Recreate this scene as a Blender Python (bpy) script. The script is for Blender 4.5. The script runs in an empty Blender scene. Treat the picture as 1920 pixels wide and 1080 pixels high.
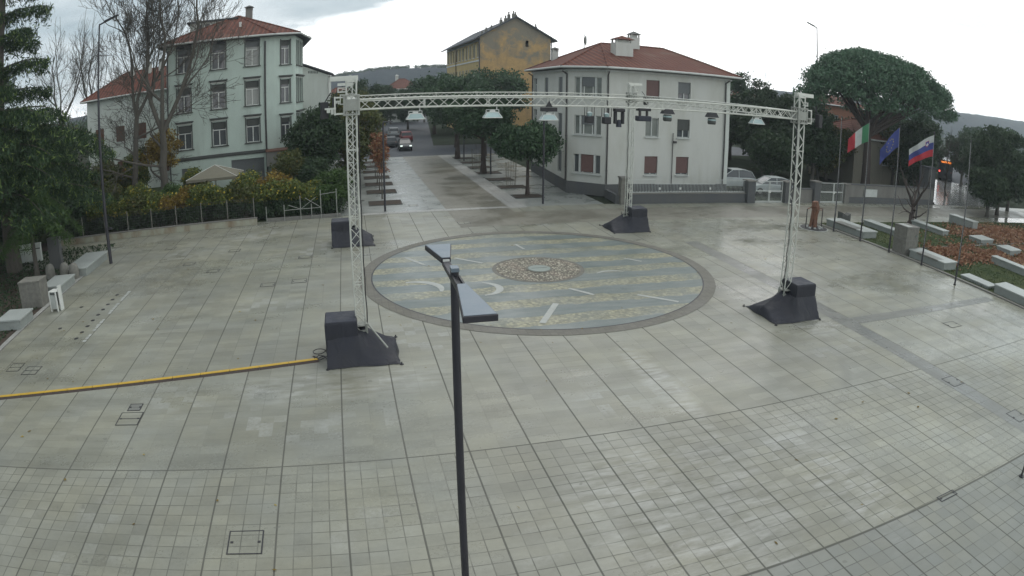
import bpy, math, random
import numpy as np
from mathutils import Vector, Matrix
R = math.radians
S = bpy.context.scene
COL = S.collection
random.seed(7)
rng = np.random.default_rng(11)

# ------------------------------------------------------------------ node helpers
class NT:
    def __init__(self, name, world=False):
        if world:
            self.id = bpy.data.worlds.new(name)
        else:
            self.id = bpy.data.materials.new(name)
        self.id.use_nodes = True
        self.t = self.id.node_tree
        self.t.nodes.clear()
    def n(self, typ, **kw):
        nd = self.t.nodes.new(typ)
        for k, v in kw.items():
            setattr(nd, k, v)
        return nd
    def set(self, sock, v):
        if isinstance(v, bpy.types.NodeSocket):
            self.t.links.new(v, sock)
        else:
            if isinstance(v, (tuple, list)) and len(v) == 3 and sock.type == 'RGBA':
                v = (*v, 1)
            sock.default_value = v
    def m(self, op, a, b=0.0, c=0.0, clamp=False):
        nd = self.n('ShaderNodeMath', operation=op, use_clamp=clamp)
        self.set(nd.inputs[0], a); self.set(nd.inputs[1], b); self.set(nd.inputs[2], c)
        return nd.outputs[0]
    def mr(self, v, a, b, c=0.0, d=1.0):
        nd = self.n('ShaderNodeMapRange')
        for i, x in enumerate((v, a, b, c, d)):
            self.set(nd.inputs[i], x)
        return nd.outputs[0]
    def mix(self, f, a, b, typ='MIX'):
        nd = self.n('ShaderNodeMix', data_type='RGBA', blend_type=typ)
        self.set(nd.inputs[0], f); self.set(nd.inputs[6], a); self.set(nd.inputs[7], b)
        return nd.outputs[2]
    def pos(self, obj=False):
        if obj:
            o = self.n('ShaderNodeTexCoord').outputs['Object']
        else:
            o = self.n('ShaderNodeNewGeometry').outputs['Position']
        return o
    def xyz(self, v):
        nd = self.n('ShaderNodeSeparateXYZ'); self.set(nd.inputs[0], v)
        return nd.outputs[0], nd.outputs[1], nd.outputs[2]
    def comb(self, x, y, z=0.0):
        nd = self.n('ShaderNodeCombineXYZ')
        for i, v in enumerate((x, y, z)):
            self.set(nd.inputs[i], v)
        return nd.outputs[0]
    def noise(self, v, scale, detail=3.0, rough=0.55, dist=0.0):
        nd = self.n('ShaderNodeTexNoise')
        self.set(nd.inputs['Vector'], v); nd.inputs['Scale'].default_value = scale
        nd.inputs['Detail'].default_value = detail; nd.inputs['Roughness'].default_value = rough
        nd.inputs['Distortion'].default_value = dist
        return nd.outputs[0]
    def white(self, v):
        nd = self.n('ShaderNodeTexWhiteNoise'); self.set(nd.inputs['Vector'], v)
        return nd.outputs['Value']
    def scalev(self, v, s):
        nd = self.n('ShaderNodeVectorMath', operation='MULTIPLY'); self.set(nd.inputs[0], v)
        nd.inputs[1].default_value = s
        return nd.outputs[0]
    def line(self, c, per, off, hw):
        f = self.m('DIVIDE', self.m('SUBTRACT', c, off), per)
        f = self.m('ABSOLUTE', self.m('SUBTRACT', self.m('FRACT', self.m('ADD', f, 0.5)), 0.5))
        d = self.m('MULTIPLY', f, per)
        return self.mr(d, hw * 0.5, hw, 1.0, 0.0)
    def bsdf(self, col, rough=0.6, metal=0.0, bump=None, bstr=0.3, bdist=0.02, spec=0.5, extra=None):
        p = self.n('ShaderNodeBsdfPrincipled')
        self.set(p.inputs['Base Color'], col); self.set(p.inputs['Roughness'], rough)
        self.set(p.inputs['Metallic'], metal); p.inputs['Specular IOR Level'].default_value = spec
        if bump is not None:
            b = self.n('ShaderNodeBump'); b.inputs['Strength'].default_value = bstr
            b.inputs['Distance'].default_value = bdist
            self.set(b.inputs['Height'], bump); self.t.links.new(b.outputs[0], p.inputs['Normal'])
        if extra:
            for k, v in extra.items():
                self.set(p.inputs[k], v)
        o = self.n('ShaderNodeOutputMaterial')
        self.t.links.new(p.outputs[0], o.inputs[0])
        return self.id

def plain(name, col, rough=0.6, metal=0.0, var=0.15, scale=3.0, bump=0.2, spec=0.5, streak=False):
    t = NT(name)
    v = t.pos()
    a = t.noise(t.scalev(v, (1, 1, 0.25)) if streak else v, scale, 5, 0.6)
    b = t.noise(v, scale * 9, 3)
    f = t.m('ADD', t.m('MULTIPLY', a, 0.7), t.m('MULTIPLY', b, 0.3))
    k = t.mr(f, 0.3, 0.7, 1 - var, 1 + var)
    c = t.mix(1.0, col, t.comb(k, k, k), 'MULTIPLY')
    return t.bsdf(c, t.mr(a, 0.3, 0.7, max(rough - 0.08, 0.05), min(rough + 0.08, 1)), metal, b, bump, 0.01, spec)

def emit(name, col, s):
    t = NT(name)
    return t.bsdf((0.02, 0.02, 0.02), 0.4, extra={'Emission Color': (*col, 1), 'Emission Strength': s})

def foliage(name, c1, c2, c3=None, f3=0.85, trans=0.12, rough=0.6):
    t = NT(name)
    g = t.n('ShaderNodeNewGeometry')
    r = g.outputs['Random Per Island']
    nz = t.noise(g.outputs['Position'], 0.9, 3)
    f = t.m('ADD', t.m('MULTIPLY', r, 0.55), t.mr(nz, 0.35, 0.65, 0.0, 0.45))
    c = t.mix(f, c1, c2)
    if c3:
        r2 = t.white(t.comb(r, 0.3, 0.7))
        c = t.mix(t.m('GREATER_THAN', r2, f3), c, c3)
    p = t.n('ShaderNodeBsdfPrincipled')
    t.set(p.inputs['Base Color'], c); p.inputs['Roughness'].default_value = rough
    p.inputs['Specular IOR Level'].default_value = 0.25
    tr = t.n('ShaderNodeBsdfTranslucent'); t.set(tr.inputs[0], c)
    mx = t.n('ShaderNodeMixShader'); mx.inputs[0].default_value = trans
    o = t.n('ShaderNodeOutputMaterial')
    t.t.links.new(p.outputs[0], mx.inputs[1]); t.t.links.new(tr.outputs[0], mx.inputs[2])
    t.t.links.new(mx.outputs[0], o.inputs[0])
    return t.id

# ------------------------------------------------------------------ mesh helpers
class MB:
    def __init__(self):
        self.v = []; self.f = []; self.mi = []
    def face(self, pts, mi=0):
        b = len(self.v); self.v += [tuple(p) for p in pts]
        self.f.append(tuple(range(b, b + len(pts)))); self.mi.append(mi)
    def box(self, x0, x1, y0, y1, z0, z1, mi=0):
        b = len(self.v)
        self.v += [(x0,y0,z0),(x1,y0,z0),(x1,y1,z0),(x0,y1,z0),(x0,y0,z1),(x1,y0,z1),(x1,y1,z1),(x0,y1,z1)]
        for q in ((0,3,2,1),(4,5,6,7),(0,1,5,4),(1,2,6,5),(2,3,7,6),(3,0,4,7)):
            self.f.append(tuple(b + i for i in q)); self.mi.append(mi)
        return self
    def obox(self, c, size, ang=0.0, mi=0, ax=None):
        """box centred at c, rotated about z"""
        ca, sa = math.cos(ang), math.sin(ang); hx, hy, hz = size[0]/2, size[1]/2, size[2]/2
        b = len(self.v)
        for z in (-hz, hz):
            for x, y in ((-hx,-hy),(hx,-hy),(hx,hy),(-hx,hy)):
                self.v.append((c[0]+x*ca-y*sa, c[1]+x*sa+y*ca, c[2]+z))
        for q in ((0,3,2,1),(4,5,6,7),(0,1,5,4),(1,2,6,5),(2,3,7,6),(3,0,4,7)):
            self.f.append(tuple(b + i for i in q)); self.mi.append(mi)
        return self
    def tube(self, p0, p1, r0, r1=None, n=6, mi=0, caps=True):
        r1 = r0 if r1 is None else r1
        p0 = Vector(p0); p1 = Vector(p1); d = (p1 - p0)
        if d.length < 1e-6: return self
        d.normalize()
        a = d.orthogonal().normalized(); c = d.cross(a)
        b = len(self.v)
        for p, r in ((p0, r0), (p1, r1)):
            for i in range(n):
                t = 2*math.pi*i/n
                q = p + a*(math.cos(t)*r) + c*(math.sin(t)*r)
                self.v.append((q.x, q.y, q.z))
        for i in range(n):
            j = (i+1) % n
            self.f.append((b+i, b+j, b+n+j, b+n+i)); self.mi.append(mi)
        if caps:
            self.f.append(tuple(b+i for i in reversed(range(n)))); self.mi.append(mi)
            self.f.append(tuple(b+n+i for i in range(n))); self.mi.append(mi)
        return self
    def path(self, pts, r, n=6, mi=0):
        for a, b in zip(pts[:-1], pts[1:]): self.tube(a, b, r, r, n, mi)
        return self
    def prism(self, pts, z0, z1, mi=0, top=True, bottom=False):
        n = len(pts); b = len(self.v)
        self.v += [(p[0], p[1], z0) for p in pts] + [(p[0], p[1], z1) for p in pts]
        for i in range(n):
            j = (i+1) % n
            self.f.append((b+i, b+j, b+n+j, b+n+i)); self.mi.append(mi)
        if top: self.f.append(tuple(b+n+i for i in range(n))); self.mi.append(mi)
        if bottom: self.f.append(tuple(b+i for i in reversed(range(n)))); self.mi.append(mi)
        return self
    def disc(self, c, r, n=48, mi=0, r0=0.0):
        b = len(self.v)
        if r0 <= 0:
            self.v += [(c[0]+r*math.cos(2*math.pi*i/n), c[1]+r*math.sin(2*math.pi*i/n), c[2]) for i in range(n)]
            self.f.append(tuple(b+i for i in range(n))); self.mi.append(mi)
        else:
            for q in (r0, r):
                self.v += [(c[0]+q*math.cos(2*math.pi*i/n), c[1]+q*math.sin(2*math.pi*i/n), c[2]) for i in range(n)]
            for i in range(n):
                j = (i+1) % n
                self.f.append((b+i, b+n+i, b+n+j, b+j)); self.mi.append(mi)
        return self
    def lathe(self, c, prof, n=16, mi=0):
        b = len(self.v)
        for r, z in prof:
            self.v += [(c[0]+r*math.cos(2*math.pi*i/n), c[1]+r*math.sin(2*math.pi*i/n), c[2]+z) for i in range(n)]
        for k in range(len(prof)-1):
            for i in range(n):
                j = (i+1) % n
                self.f.append((b+k*n+i, b+k*n+j, b+(k+1)*n+j, b+(k+1)*n+i)); self.mi.append(mi)
        return self
    def build(self, name, mats, parent=None, smooth=False, bevel=0.0, off=None):
        me = bpy.data.meshes.new(name)
        if off is None:
            off = tuple(parent.location) if parent is not None else (0, 0, 0)
            if parent is not None and parent.parent is not None:
                off = (0, 0, 0)
                q = parent
                while q is not None:
                    off = tuple(off[i] + q.location[i] for i in range(3)); q = q.parent
        vs = [(v[0]-off[0], v[1]-off[1], v[2]-off[2]) for v in self.v]
        me.from_pydata(vs, [], self.f)
        if not isinstance(mats, (list, tuple)): mats = [mats]
        for m in mats: me.materials.append(m)
        if len(mats) > 1: me.polygons.foreach_set('material_index', self.mi)
        if smooth: me.polygons.foreach_set('use_smooth', [True]*len(me.polygons))
        me.update()
        o = bpy.data.objects.new(name, me); COL.objects.link(o)
        if parent is not None: o.parent = parent
        if bevel:
            md = o.modifiers.new('bevel', 'BEVEL'); md.width = bevel; md.segments = 2; md.limit_method = 'ANGLE'
        return o

def quads(name, P, mat, parent=None, off=(0, 0, 0)):
    """P: (n,4,3) array of separate quads"""
    n = len(P)
    me = bpy.data.meshes.new(name)
    V = (P.reshape(-1, 3) - np.array(off)).astype(np.float32)
    me.vertices.add(n*4); me.vertices.foreach_set('co', V.ravel())
    me.loops.add(n*4); me.loops.foreach_set('vertex_index', np.arange(n*4, dtype=np.int32))
    me.polygons.add(n); me.polygons.foreach_set('loop_start', np.arange(0, n*4, 4, dtype=np.int32))
    me.polygons.foreach_set('loop_total', np.full(n, 4, dtype=np.int32))
    me.materials.append(mat); me.update(calc_edges=True)
    o = bpy.data.objects.new(name, me); COL.objects.link(o)
    if parent is not None: o.parent = parent
    return o

def cards(C, size, asp=0.5, flat=0.0, droop=0.0, rs=None):
    """leaf shaped quads at points C (n,3), size scalar or (n,)"""
    n = len(C); g = rs or rng
    a = g.normal(size=(n, 3)); a[:, 2] *= (1-flat); a[:, 2] -= droop
    a /= np.linalg.norm(a, axis=1)[:, None] + 1e-9
    b = g.normal(size=(n, 3)); b -= (b*a).sum(1)[:, None]*a
    b /= np.linalg.norm(b, axis=1)[:, None] + 1e-9
    s = (np.asarray(size) * g.uniform(0.6, 1.4, n))[:, None]
    t = s*asp
    return np.stack([C - a*s*0.5, C + b*t*0.5, C + a*s*0.5, C - b*t*0.5], 1)

def clumps(cs, n, shell=0.5, rs=None):
    """cs: list of (x,y,z,rx,ry,rz); n points spread over them"""
    g = rs or rng
    cs = np.array(cs, float)
    w = cs[:, 3]*cs[:, 4]+cs[:, 4]*cs[:, 5]+cs[:, 3]*cs[:, 5]; w /= w.sum()
    k = g.choice(len(cs), n, p=w)
    d = g.normal(size=(n, 3)); d /= np.linalg.norm(d, axis=1)[:, None]
    r = g.uniform(shell**3, 1, n)**(1/3)
    r *= 1 + 0.18*g.normal(size=n)
    return cs[k, :3] + d*cs[k, 3:]*r[:, None]

def ell_clumps(c, rad, m, cr, lo=-1.0, surf=0.55, rs=None):
    """m clumps of radius cr spread over an ellipsoid crown"""
    g = rs or rng; out = []
    while len(out) < m:
        d = g.normal(size=3); d /= np.linalg.norm(d)
        if d[2] < lo: continue
        r = g.uniform(surf, 1.0)
        q = cr*g.uniform(0.7, 1.35)
        out.append((c[0]+d[0]*rad[0]*r, c[1]+d[1]*rad[1]*r, c[2]+d[2]*rad[2]*r, q, q, q*0.75))
    return out

# ------------------------------------------------------------------ scene graph helpers
def tag(o, label=None, cat=None, group=None, kind=None):
    if label: o['label'] = label
    if cat: o['category'] = cat
    if group: o['group'] = group
    if kind: o['kind'] = kind
    return o
def thing(name, loc=(0, 0, 0), rz=0.0, label=None, cat=None, group=None):
    o = bpy.data.objects.new(name, None); COL.objects.link(o)
    o.location = loc; o.rotation_euler = (0, 0, rz); o.empty_display_size = 0.3
    return tag(o, label, cat, group)
KIDS = {}
def kids(o):
    return [c for c in COL.objects if c.parent == o]
def copy_tree(o, parent=None):
    ks = kids(o)
    c = o.copy(); COL.objects.link(c)
    if parent is not None: c.parent = parent
    for k in ks: copy_tree(k, c)
    return c
def place(o, loc, rz=0.0, label=None, sc=None):
    o.location = loc; o.rotation_euler = (0, 0, rz)
    if label: o['label'] = label
    if sc: o.scale = sc
    return o

# ------------------------------------------------------------------ camera (wide lens of the square's webcam, barrel distortion)
cam = bpy.data.cameras.new('camera'); camo = bpy.data.objects.new('camera', cam); COL.objects.link(camo)
S.camera = camo
pitch, roll, yaw = R(17.521), R(0.3633), R(14.2454)
f = Vector((math.sin(yaw)*math.cos(pitch), math.cos(yaw)*math.cos(pitch), -math.sin(pitch)))
r0 = Vector((math.cos(yaw), -math.sin(yaw), 0)); u0 = r0.cross(f)
rr = r0*math.cos(roll) + u0*math.sin(roll); uu = -r0*math.sin(roll) + u0*math.cos(roll)
M = Matrix((rr, uu, -f)).transposed().to_4x4(); M.translation = Vector((0, 0, 8.0))
camo.matrix_world = M
cam.type = 'PANO'; cam.sensor_width = 36.0; cam.lens = 20.0; cam.clip_start = 0.05; cam.clip_end = 5000
_r = np.linspace(0, 22, 200); _q = _r/18.0
_th = 0.7754*_q + 0.0349*_q**3 + 0.0077*_q**5
_A = np.stack([_r, _r**2, _r**3, _r**4], 1); _k = np.linalg.lstsq(_A, _th, rcond=None)[0]
tgt = cam if hasattr(cam, 'fisheye_polynomial_k0') else cam.cycles
tgt.panorama_type = 'FISHEYE_LENS_POLYNOMIAL'
tgt.fisheye_fov = math.pi
tgt.fisheye_polynomial_k0 = 0.0
for i in range(4): setattr(tgt, 'fisheye_polynomial_k%d' % (i+1), float(-_k[i]))

S.view_settings.view_transform = 'Standard'; S.view_settings.look = 'None'
S.view_settings.gamma = 1.0; S.view_settings.exposure = 0.22
S.render.engine = 'CYCLES'
S.cycles.max_bounces = 6; S.cycles.diffuse_bounces = 3; S.cycles.glossy_bounces = 3
S.cycles.transmission_bounces = 4; S.cycles.transparent_max_bounces = 8
S.cycles.use_denoising = True
S.cycles.caustics_reflective = False; S.cycles.caustics_refractive = False

# ------------------------------------------------------------------ world: overcast, broken grey cloud to the left
SUN_EL, SUN_AZ = R(60), R(25)
w = NT('World', world=True); S.world = w.id
sky = w.n('ShaderNodeTexSky', sky_type='NISHITA'); sky.sun_disc = False
sky.sun_elevation = SUN_EL; sky.sun_rotation = SUN_AZ; sky.dust_density = 3.0
d = w.n('ShaderNodeTexCoord').outputs['Generated']
x, y, z = w.xyz(d)
az = w.m('ARCTAN2', x, y)
zz = w.m('MAXIMUM', z, 0.0)
zc = w.m('ADD', zz, 0.16)
cv = w.comb(w.m('DIVIDE', x, zc), w.m('DIVIDE', y, zc), 0.0)
n1 = w.noise(cv, 0.55, 6, 0.55, 0.4)
n2 = w.noise(w.scalev(cv, (1, 1, 1)), 1.7, 5, 0.6)
nn = w.m('ADD', w.m('MULTIPLY', n1, 0.7), w.m('MULTIPLY', n2, 0.3))
ze = w.m('SUBTRACT', z, w.m('ADD', w.m('MULTIPLY', az, 0.235), w.m('ADD', 0.098, w.m('MULTIPLY', w.m('SUBTRACT', n2, 0.5), 0.10))))
left = w.m('MULTIPLY', w.mr(az, R(16), R(4), 0.0, 1.0), w.mr(ze, 0.0, 0.035, 0.0, 1.0))
right = w.m('MULTIPLY', w.mr(az, R(38), R(50), 0.0, 1.0), w.mr(w.m('ADD', z, w.m('MULTIPLY', n2, 0.08)), 0.15, 0.2, 0.0, 1.0))
grey = w.m('MULTIPLY', left, w.mr(nn, 0.38, 0.62, 1.0, 0.62), clamp=True)
cloud = w.mix(grey, (1.75, 1.75, 1.74), (0.33, 0.43, 0.485))
cloud = w.mix(w.m('MULTIPLY', right, w.mr(nn, 0.45, 0.6, 0.85, 0.2)), cloud, (0.86, 1.05, 1.08))
zen = w.mr(z, 0.35, 0.9, 0.0, 1.0)
cloud = w.mix(zen, cloud, (0.66, 0.69, 0.69))
bgc = w.n('ShaderNodeBackground'); w.set(bgc.inputs[0], cloud); bgc.inputs[1].default_value = 1.0
bgs = w.n('ShaderNodeBackground'); w.set(bgs.inputs[0], sky.outputs[0]); bgs.inputs[1].default_value = 0.1
mx = w.n('ShaderNodeMixShader'); mx.inputs[0].default_value = 0.93
w.t.links.new(bgs.outputs[0], mx.inputs[1]); w.t.links.new(bgc.outputs[0], mx.inputs[2])
wo = w.n('ShaderNodeOutputWorld'); w.t.links.new(mx.outputs[0], wo.inputs[0])
sl = bpy.data.lights.new('sun', 'SUN'); sl.energy = 0.5; sl.angle = R(35); sl.color = (1.0, 0.97, 0.92)
so = bpy.data.objects.new('sun', sl); COL.objects.link(so)
sd = Vector((math.sin(SUN_AZ)*math.cos(SUN_EL), math.cos(SUN_AZ)*math.cos(SUN_EL), math.sin(SUN_EL)))
so.rotation_euler = sd.to_track_quat('Z', 'Y').to_euler(); so.location = (30, 20, 40)

# ------------------------------------------------------------------ materials
def mat_plaza():
    t = NT('plaza_stone'); p = t.pos(); X, Y, Z = t.xyz(p)
    big = t.noise(p, 0.16, 4, 0.6); mid = t.noise(t.scalev(p, (0.55, 1.6, 1)), 0.8, 4, 0.6); fine = t.noise(p, 9.0, 4, 0.65)
    J = 1.449; O = -12.235
    near = t.m('LESS_THAN', Y, 12.73)
    low = t.m('LESS_THAN', t.m('ADD', Y, t.m('MULTIPLY', X, 0.0125)), 7.03)
    main = t.line(X, J, O, 0.026)
    wob = t.mr(t.noise(p, 1.3, 3), 0.35, 0.6, 0.25, 1.0)
    sub = t.m('MULTIPLY', t.line(X, J/4, O, 0.015), near)
    rows = t.m('MULTIPLY', t.line(Y, 0.362, 12.73, 0.015), near)
    g = t.m('MULTIPLY', t.m('MAXIMUM', sub, rows), wob)
    edge = t.mr(t.m('ABSOLUTE', t.m('SUBTRACT', Y, 12.73)), 0.012, 0.03, 1.0, 0.0)
    edge2 = t.mr(t.m('ABSOLUTE', t.m('SUBTRACT', t.m('ADD', Y, t.m('MULTIPLY', X, 0.0125)), 7.03)), 0.02, 0.045, 1.0, 0.0)
    far = t.m('SUBTRACT', 1.0, near)
    faint = t.mr(t.noise(t.scalev(p, (1.0, 0.35, 1)), 0.9, 3), 0.47, 0.62, 0.0, 0.5)
    half = t.m('MULTIPLY', t.m('MULTIPLY', t.line(X, J, O + J/2, 0.014), far), t.m('ADD', faint, 0.12))
    hr = t.m('MULTIPLY', t.m('MULTIPLY', t.line(Y, 0.362, 12.73, 0.014), far), faint)
    jl = t.m('MAXIMUM', t.m('MAXIMUM', main, t.m('MULTIPLY', g, 0.85)), t.m('MAXIMUM', edge, edge2))
    jl = t.m('MAXIMUM', jl, t.m('MULTIPLY', t.m('MAXIMUM', half, hr), 0.7))
    ix = t.m('FLOOR', t.m('DIVIDE', t.m('SUBTRACT', X, O), J/4)); iy = t.m('FLOOR', t.m('DIVIDE', t.m('SUBTRACT', Y, 12.73), 0.362))
    ix2 = t.m('FLOOR', t.m('DIVIDE', t.m('SUBTRACT', X, O), J/2))
    tile = t.white(t.comb(t.m('ADD', t.m('MULTIPLY', ix, near), t.m('MULTIPLY', ix2, far)), iy, 0.0))
    tile2 = t.white(t.comb(ix, iy, 4.0))
    bright = t.m('ADD', 0.78, t.m('MULTIPLY', tile, 0.17))
    bright = t.m('ADD', bright, t.mr(mid, 0.3, 0.7, -0.08, 0.08))
    bright = t.m('ADD', bright, t.mr(big, 0.35, 0.65, -0.10, 0.16))
    bright = t.m('ADD', bright, t.mr(fine, 0.3, 0.7, -0.05, 0.05))
    warm = t.mix(t.mr(t.noise(p, 0.5, 3), 0.35, 0.65), (0.276, 0.272, 0.214), (0.260, 0.264, 0.226))
    dry = t.m('MULTIPLY', t.m('GREATER_THAN', tile2, 0.62), t.mr(t.noise(t.comb(X, Y, 9.0), 0.22, 3), 0.56, 0.66, 0.0, 1.0))
    def blob(cx, cy, rx, ry, nz):
        dx = t.m('DIVIDE', t.m('SUBTRACT', X, cx), rx); dy = t.m('DIVIDE', t.m('SUBTRACT', Y, cy), ry)
        d2 = t.m('ADD', t.m('MULTIPLY', dx, dx), t.m('MULTIPLY', dy, dy))
        return t.m('MULTIPLY', t.mr(d2, 0.35, 1.3, 1.0, 0.0), nz)
    pale = t.mr(t.noise(t.scalev(p, (0.5, 1.8, 1)), 2.2, 4, 0.65), 0.40, 0.66, 0.0, 1.0)
    pt = t.m('MULTIPLY', pale, t.m('ADD', 0.35, t.m('MULTIPLY', tile2, 0.65)))
    wash = t.m('MAXIMUM', blob(-0.9, 16.9, 3.4, 1.1, pt), t.m('MAXIMUM', blob(8.15, 15.0, 0.5, 3.0, pale), blob(6.2, 9.5, 2.6, 3.4, pt)))
    wash = t.m('MAXIMUM', wash, t.m('MAXIMUM', blob(16.0, 17.3, 2.0, 0.8, pt), t.m('MAXIMUM', blob(10.0, 9.0, 1.2, 3.5, pt), blob(11.0, 38.5, 7.0, 1.6, pt))))
    damp = t.mr(t.noise(t.scalev(t.comb(X, Y, 17.0), (0.35, 1.5, 1)), 0.55, 5, 0.65), 0.48, 0.66, 0.0, 0.42)
    track = t.m('ABSOLUTE', t.m('SUBTRACT', t.m('SQRT', t.m('ADD', t.m('POWER', t.m('SUBTRACT', X, 9.0), 2.0), t.m('POWER', t.m('SUBTRACT', Y, 17.5), 2.0))), 6.6))
    track = t.m('MULTIPLY', t.mr(track, 0.08, 0.22, 0.16, 0.0), t.m('GREATER_THAN', X, 10.5))
    c = t.mix(1.0, warm, t.comb(bright, bright, bright), 'MULTIPLY')
    c = t.mix(damp, c, (0.15, 0.15, 0.12)); c = t.mix(track, c, (0.10, 0.10, 0.09)); c = t.mix(t.m('MULTIPLY', wash, 0.6), c, (0.47, 0.47, 0.45))
    c = t.mix(t.m('MULTIPLY', t.m('MULTIPLY', dry, t.mr(fine, 0.35, 0.6, 0.3, 1.0)), 0.38), c, (0.42, 0.43, 0.42))
    lowm = t.m('MULTIPLY', low, t.mr(tile2, 0.0, 1.0, 0.25, 0.6))
    c = t.mix(lowm, c, (0.17, 0.185, 0.18))
    c = t.mix(t.m('MULTIPLY', jl, 0.8), c, (0.055, 0.055, 0.045))
    stain = t.mr(t.noise(t.comb(X, Y, 30.0), 3.1, 2), 0.70, 0.74, 0.0, 0.5)
    c = t.mix(stain, c, (0.13, 0.13, 0.11))
    wet = t.mr(t.noise(t.scalev(t.comb(X, Y, 5.0), (0.5, 1.0, 1)), 0.28, 4, 0.6), 0.42, 0.62, 0.42, 0.20)
    rough = t.m('ADD', wet, t.m('ADD', t.m('MULTIPLY', tile2, 0.07), t.mr(fine, 0.3, 0.7, -0.04, 0.05)))
    sheen = t.m('MAXIMUM', blob(22.0, 31.0, 8.0, 6.0, 1.0), t.m('MAXIMUM', blob(27.0, 20.0, 5.0, 5.0, 1.0), blob(62, 38, 25, 6, 1.0)))
    rough = t.m('ADD', rough, t.m('SUBTRACT', t.m('MULTIPLY', jl, 0.3), t.m('MULTIPLY', sheen, 0.13)), clamp=True)
    rough = t.m('MAXIMUM', rough, 0.1)
    h = t.m('SUBTRACT', t.m('MULTIPLY', t.m('ADD', mid, t.m('MULTIPLY', fine, 0.25)), 0.25), t.m('MULTIPLY', jl, 0.5))
    return t.bsdf(c, rough, 0, h, 0.25, 0.01, 0.5)
def mat_slab(name, c1, c2, px, py, rough=0.42, jc=(0.07, 0.065, 0.055), hw=0.012, jm=0.6, yoff=0.0, xoff=0.0):
    t = NT(name); p = t.pos(); X, Y, Z = t.xyz(p)
    l = t.m('MAXIMUM', t.line(X, px, xoff, hw), t.line(Y, py, yoff, hw))
    til = t.white(t.comb(t.m('FLOOR', t.m('DIVIDE', t.m('SUBTRACT', X, xoff), px)), t.m('FLOOR', t.m('DIVIDE', t.m('SUBTRACT', Y, yoff), py))))
    a = t.noise(p, 0.35, 4, 0.6); b = t.noise(p, 8, 4)
    f = t.m('ADD', t.m('MULTIPLY', til, 0.5), t.mr(a, 0.35, 0.65, -0.1, 0.6))
    c = t.mix(f, c1, c2); c = t.mix(t.mr(b, 0.4, 0.7, 0.0, 0.25), c, (0.1, 0.1, 0.09))
    c = t.mix(t.m('MULTIPLY', l, jm), c, jc)
    return t.bsdf(c, t.mr(a, 0.4, 0.6, rough - 0.14, rough + 0.1), 0, t.m('SUBTRACT', b, l), 0.25, 0.01)
def mat_mosaic():
    t = NT('mosaic_pebbles'); p = t.pos(); X, Y, Z = t.xyz(p)
    wv = t.m('ADD', Y, t.mr(t.noise(p, 0.9, 3), 0.3, 0.7, -0.12, 0.12))
    s = t.m('FRACT', t.m('DIVIDE', t.m('SUBTRACT', wv, 19.3), 1.86))
    yel = t.m('MULTIPLY', t.mr(s, 0.48, 0.52, 0.0, 1.0), t.mr(s, 0.97, 1.0, 1.0, 0.0))
    vo = t.n('ShaderNodeTexVoronoi'); t.set(vo.inputs['Vector'], t.scalev(p, (1, 1, 0))); vo.inputs['Scale'].default_value = 7.5
    rv = t.white(vo.outputs['Color'])
    peb = t.mix(rv, (0.19, 0.185, 0.12), (0.46, 0.43, 0.27))
    peb = t.mix(t.mr(vo.outputs['Distance'], 0.25, 0.6, 0.0, 0.45), peb, (0.14, 0.14, 0.11))
    dk = t.mix(t.mr(t.noise(t.scalev(p, (0.4, 2.5, 1)), 1.6, 4), 0.3, 0.7), (0.115, 0.15, 0.15), (0.18, 0.205, 0.195))
    fade = t.mr(t.noise(p, 0.45, 4), 0.35, 0.62, 0.35, 0.95)
    c = t.mix(t.m('MULTIPLY', yel, fade), dk, peb)
    c = t.mix(t.mr(t.noise(p, 14, 3), 0.45, 0.7, 0.0, 0.3), c, (0.11, 0.12, 0.11))
    return t.bsdf(c, t.mr(t.noise(p, 0.5, 3), 0.4, 0.6, 0.28, 0.5), 0, t.m('MULTIPLY', vo.outputs['Distance'], yel), 0.35, 0.02)
def mat_gravel():
    t = NT('pebble_bed'); p = t.pos()
    vo = t.n('ShaderNodeTexVoronoi'); t.set(vo.inputs['Vector'], p); vo.inputs['Scale'].default_value = 10
    rv = t.white(vo.outputs['Color'])
    c = t.mix(rv, (0.28, 0.26, 0.19), (0.60, 0.57, 0.46))
    c = t.mix(t.mr(vo.outputs['Distance'], 0.2, 0.55, 0.0, 0.9), c, (0.06, 0.05, 0.035))
    c = t.mix(t.mr(t.noise(p, 1.2, 2), 0.5, 0.65, 0.0, 0.18), c, (0.36, 0.25, 0.2))
    return t.bsdf(c, 0.6, 0, t.m('SUBTRACT', 1.0, vo.outputs['Distance']), 0.6, 0.03)
def mat_roof(name='roof_tiles', c1=(0.125, 0.040, 0.026), c2=(0.24, 0.085, 0.055), ang=0.0, per=0.42):
    t = NT(name); p = t.pos(); X, Y, Z = t.xyz(p)
    l = t.line(t.m('ADD', t.m('MULTIPLY', X, math.cos(ang)), t.m('MULTIPLY', Y, math.sin(ang))), per, 0, per*0.45)
    l2 = t.line(Z, 0.13, 0, 0.05)
    a = t.noise(p, 0.8, 4); b = t.noise(p, 11, 3)
    c = t.mix(t.m('ADD', t.mr(a, 0.3, 0.7, 0, 0.6), t.m('MULTIPLY', b, 0.4)), c1, c2)
    c = t.mix(t.m('MULTIPLY', l, 0.75), c, (0.075, 0.03, 0.024)); c = t.mix(t.m('MULTIPLY', l2, 0.3), c, (0.09, 0.04, 0.03))
    c = t.mix(t.mr(t.noise(p, 0.5, 3), 0.56, 0.7, 0.0, 0.4), c, (0.17, 0.13, 0.10))
    return t.bsdf(c, 0.8, 0, t.m('SUBTRACT', b, t.m('MULTIPLY', l, 1.5)), 0.6, 0.04, 0.2)
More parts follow.
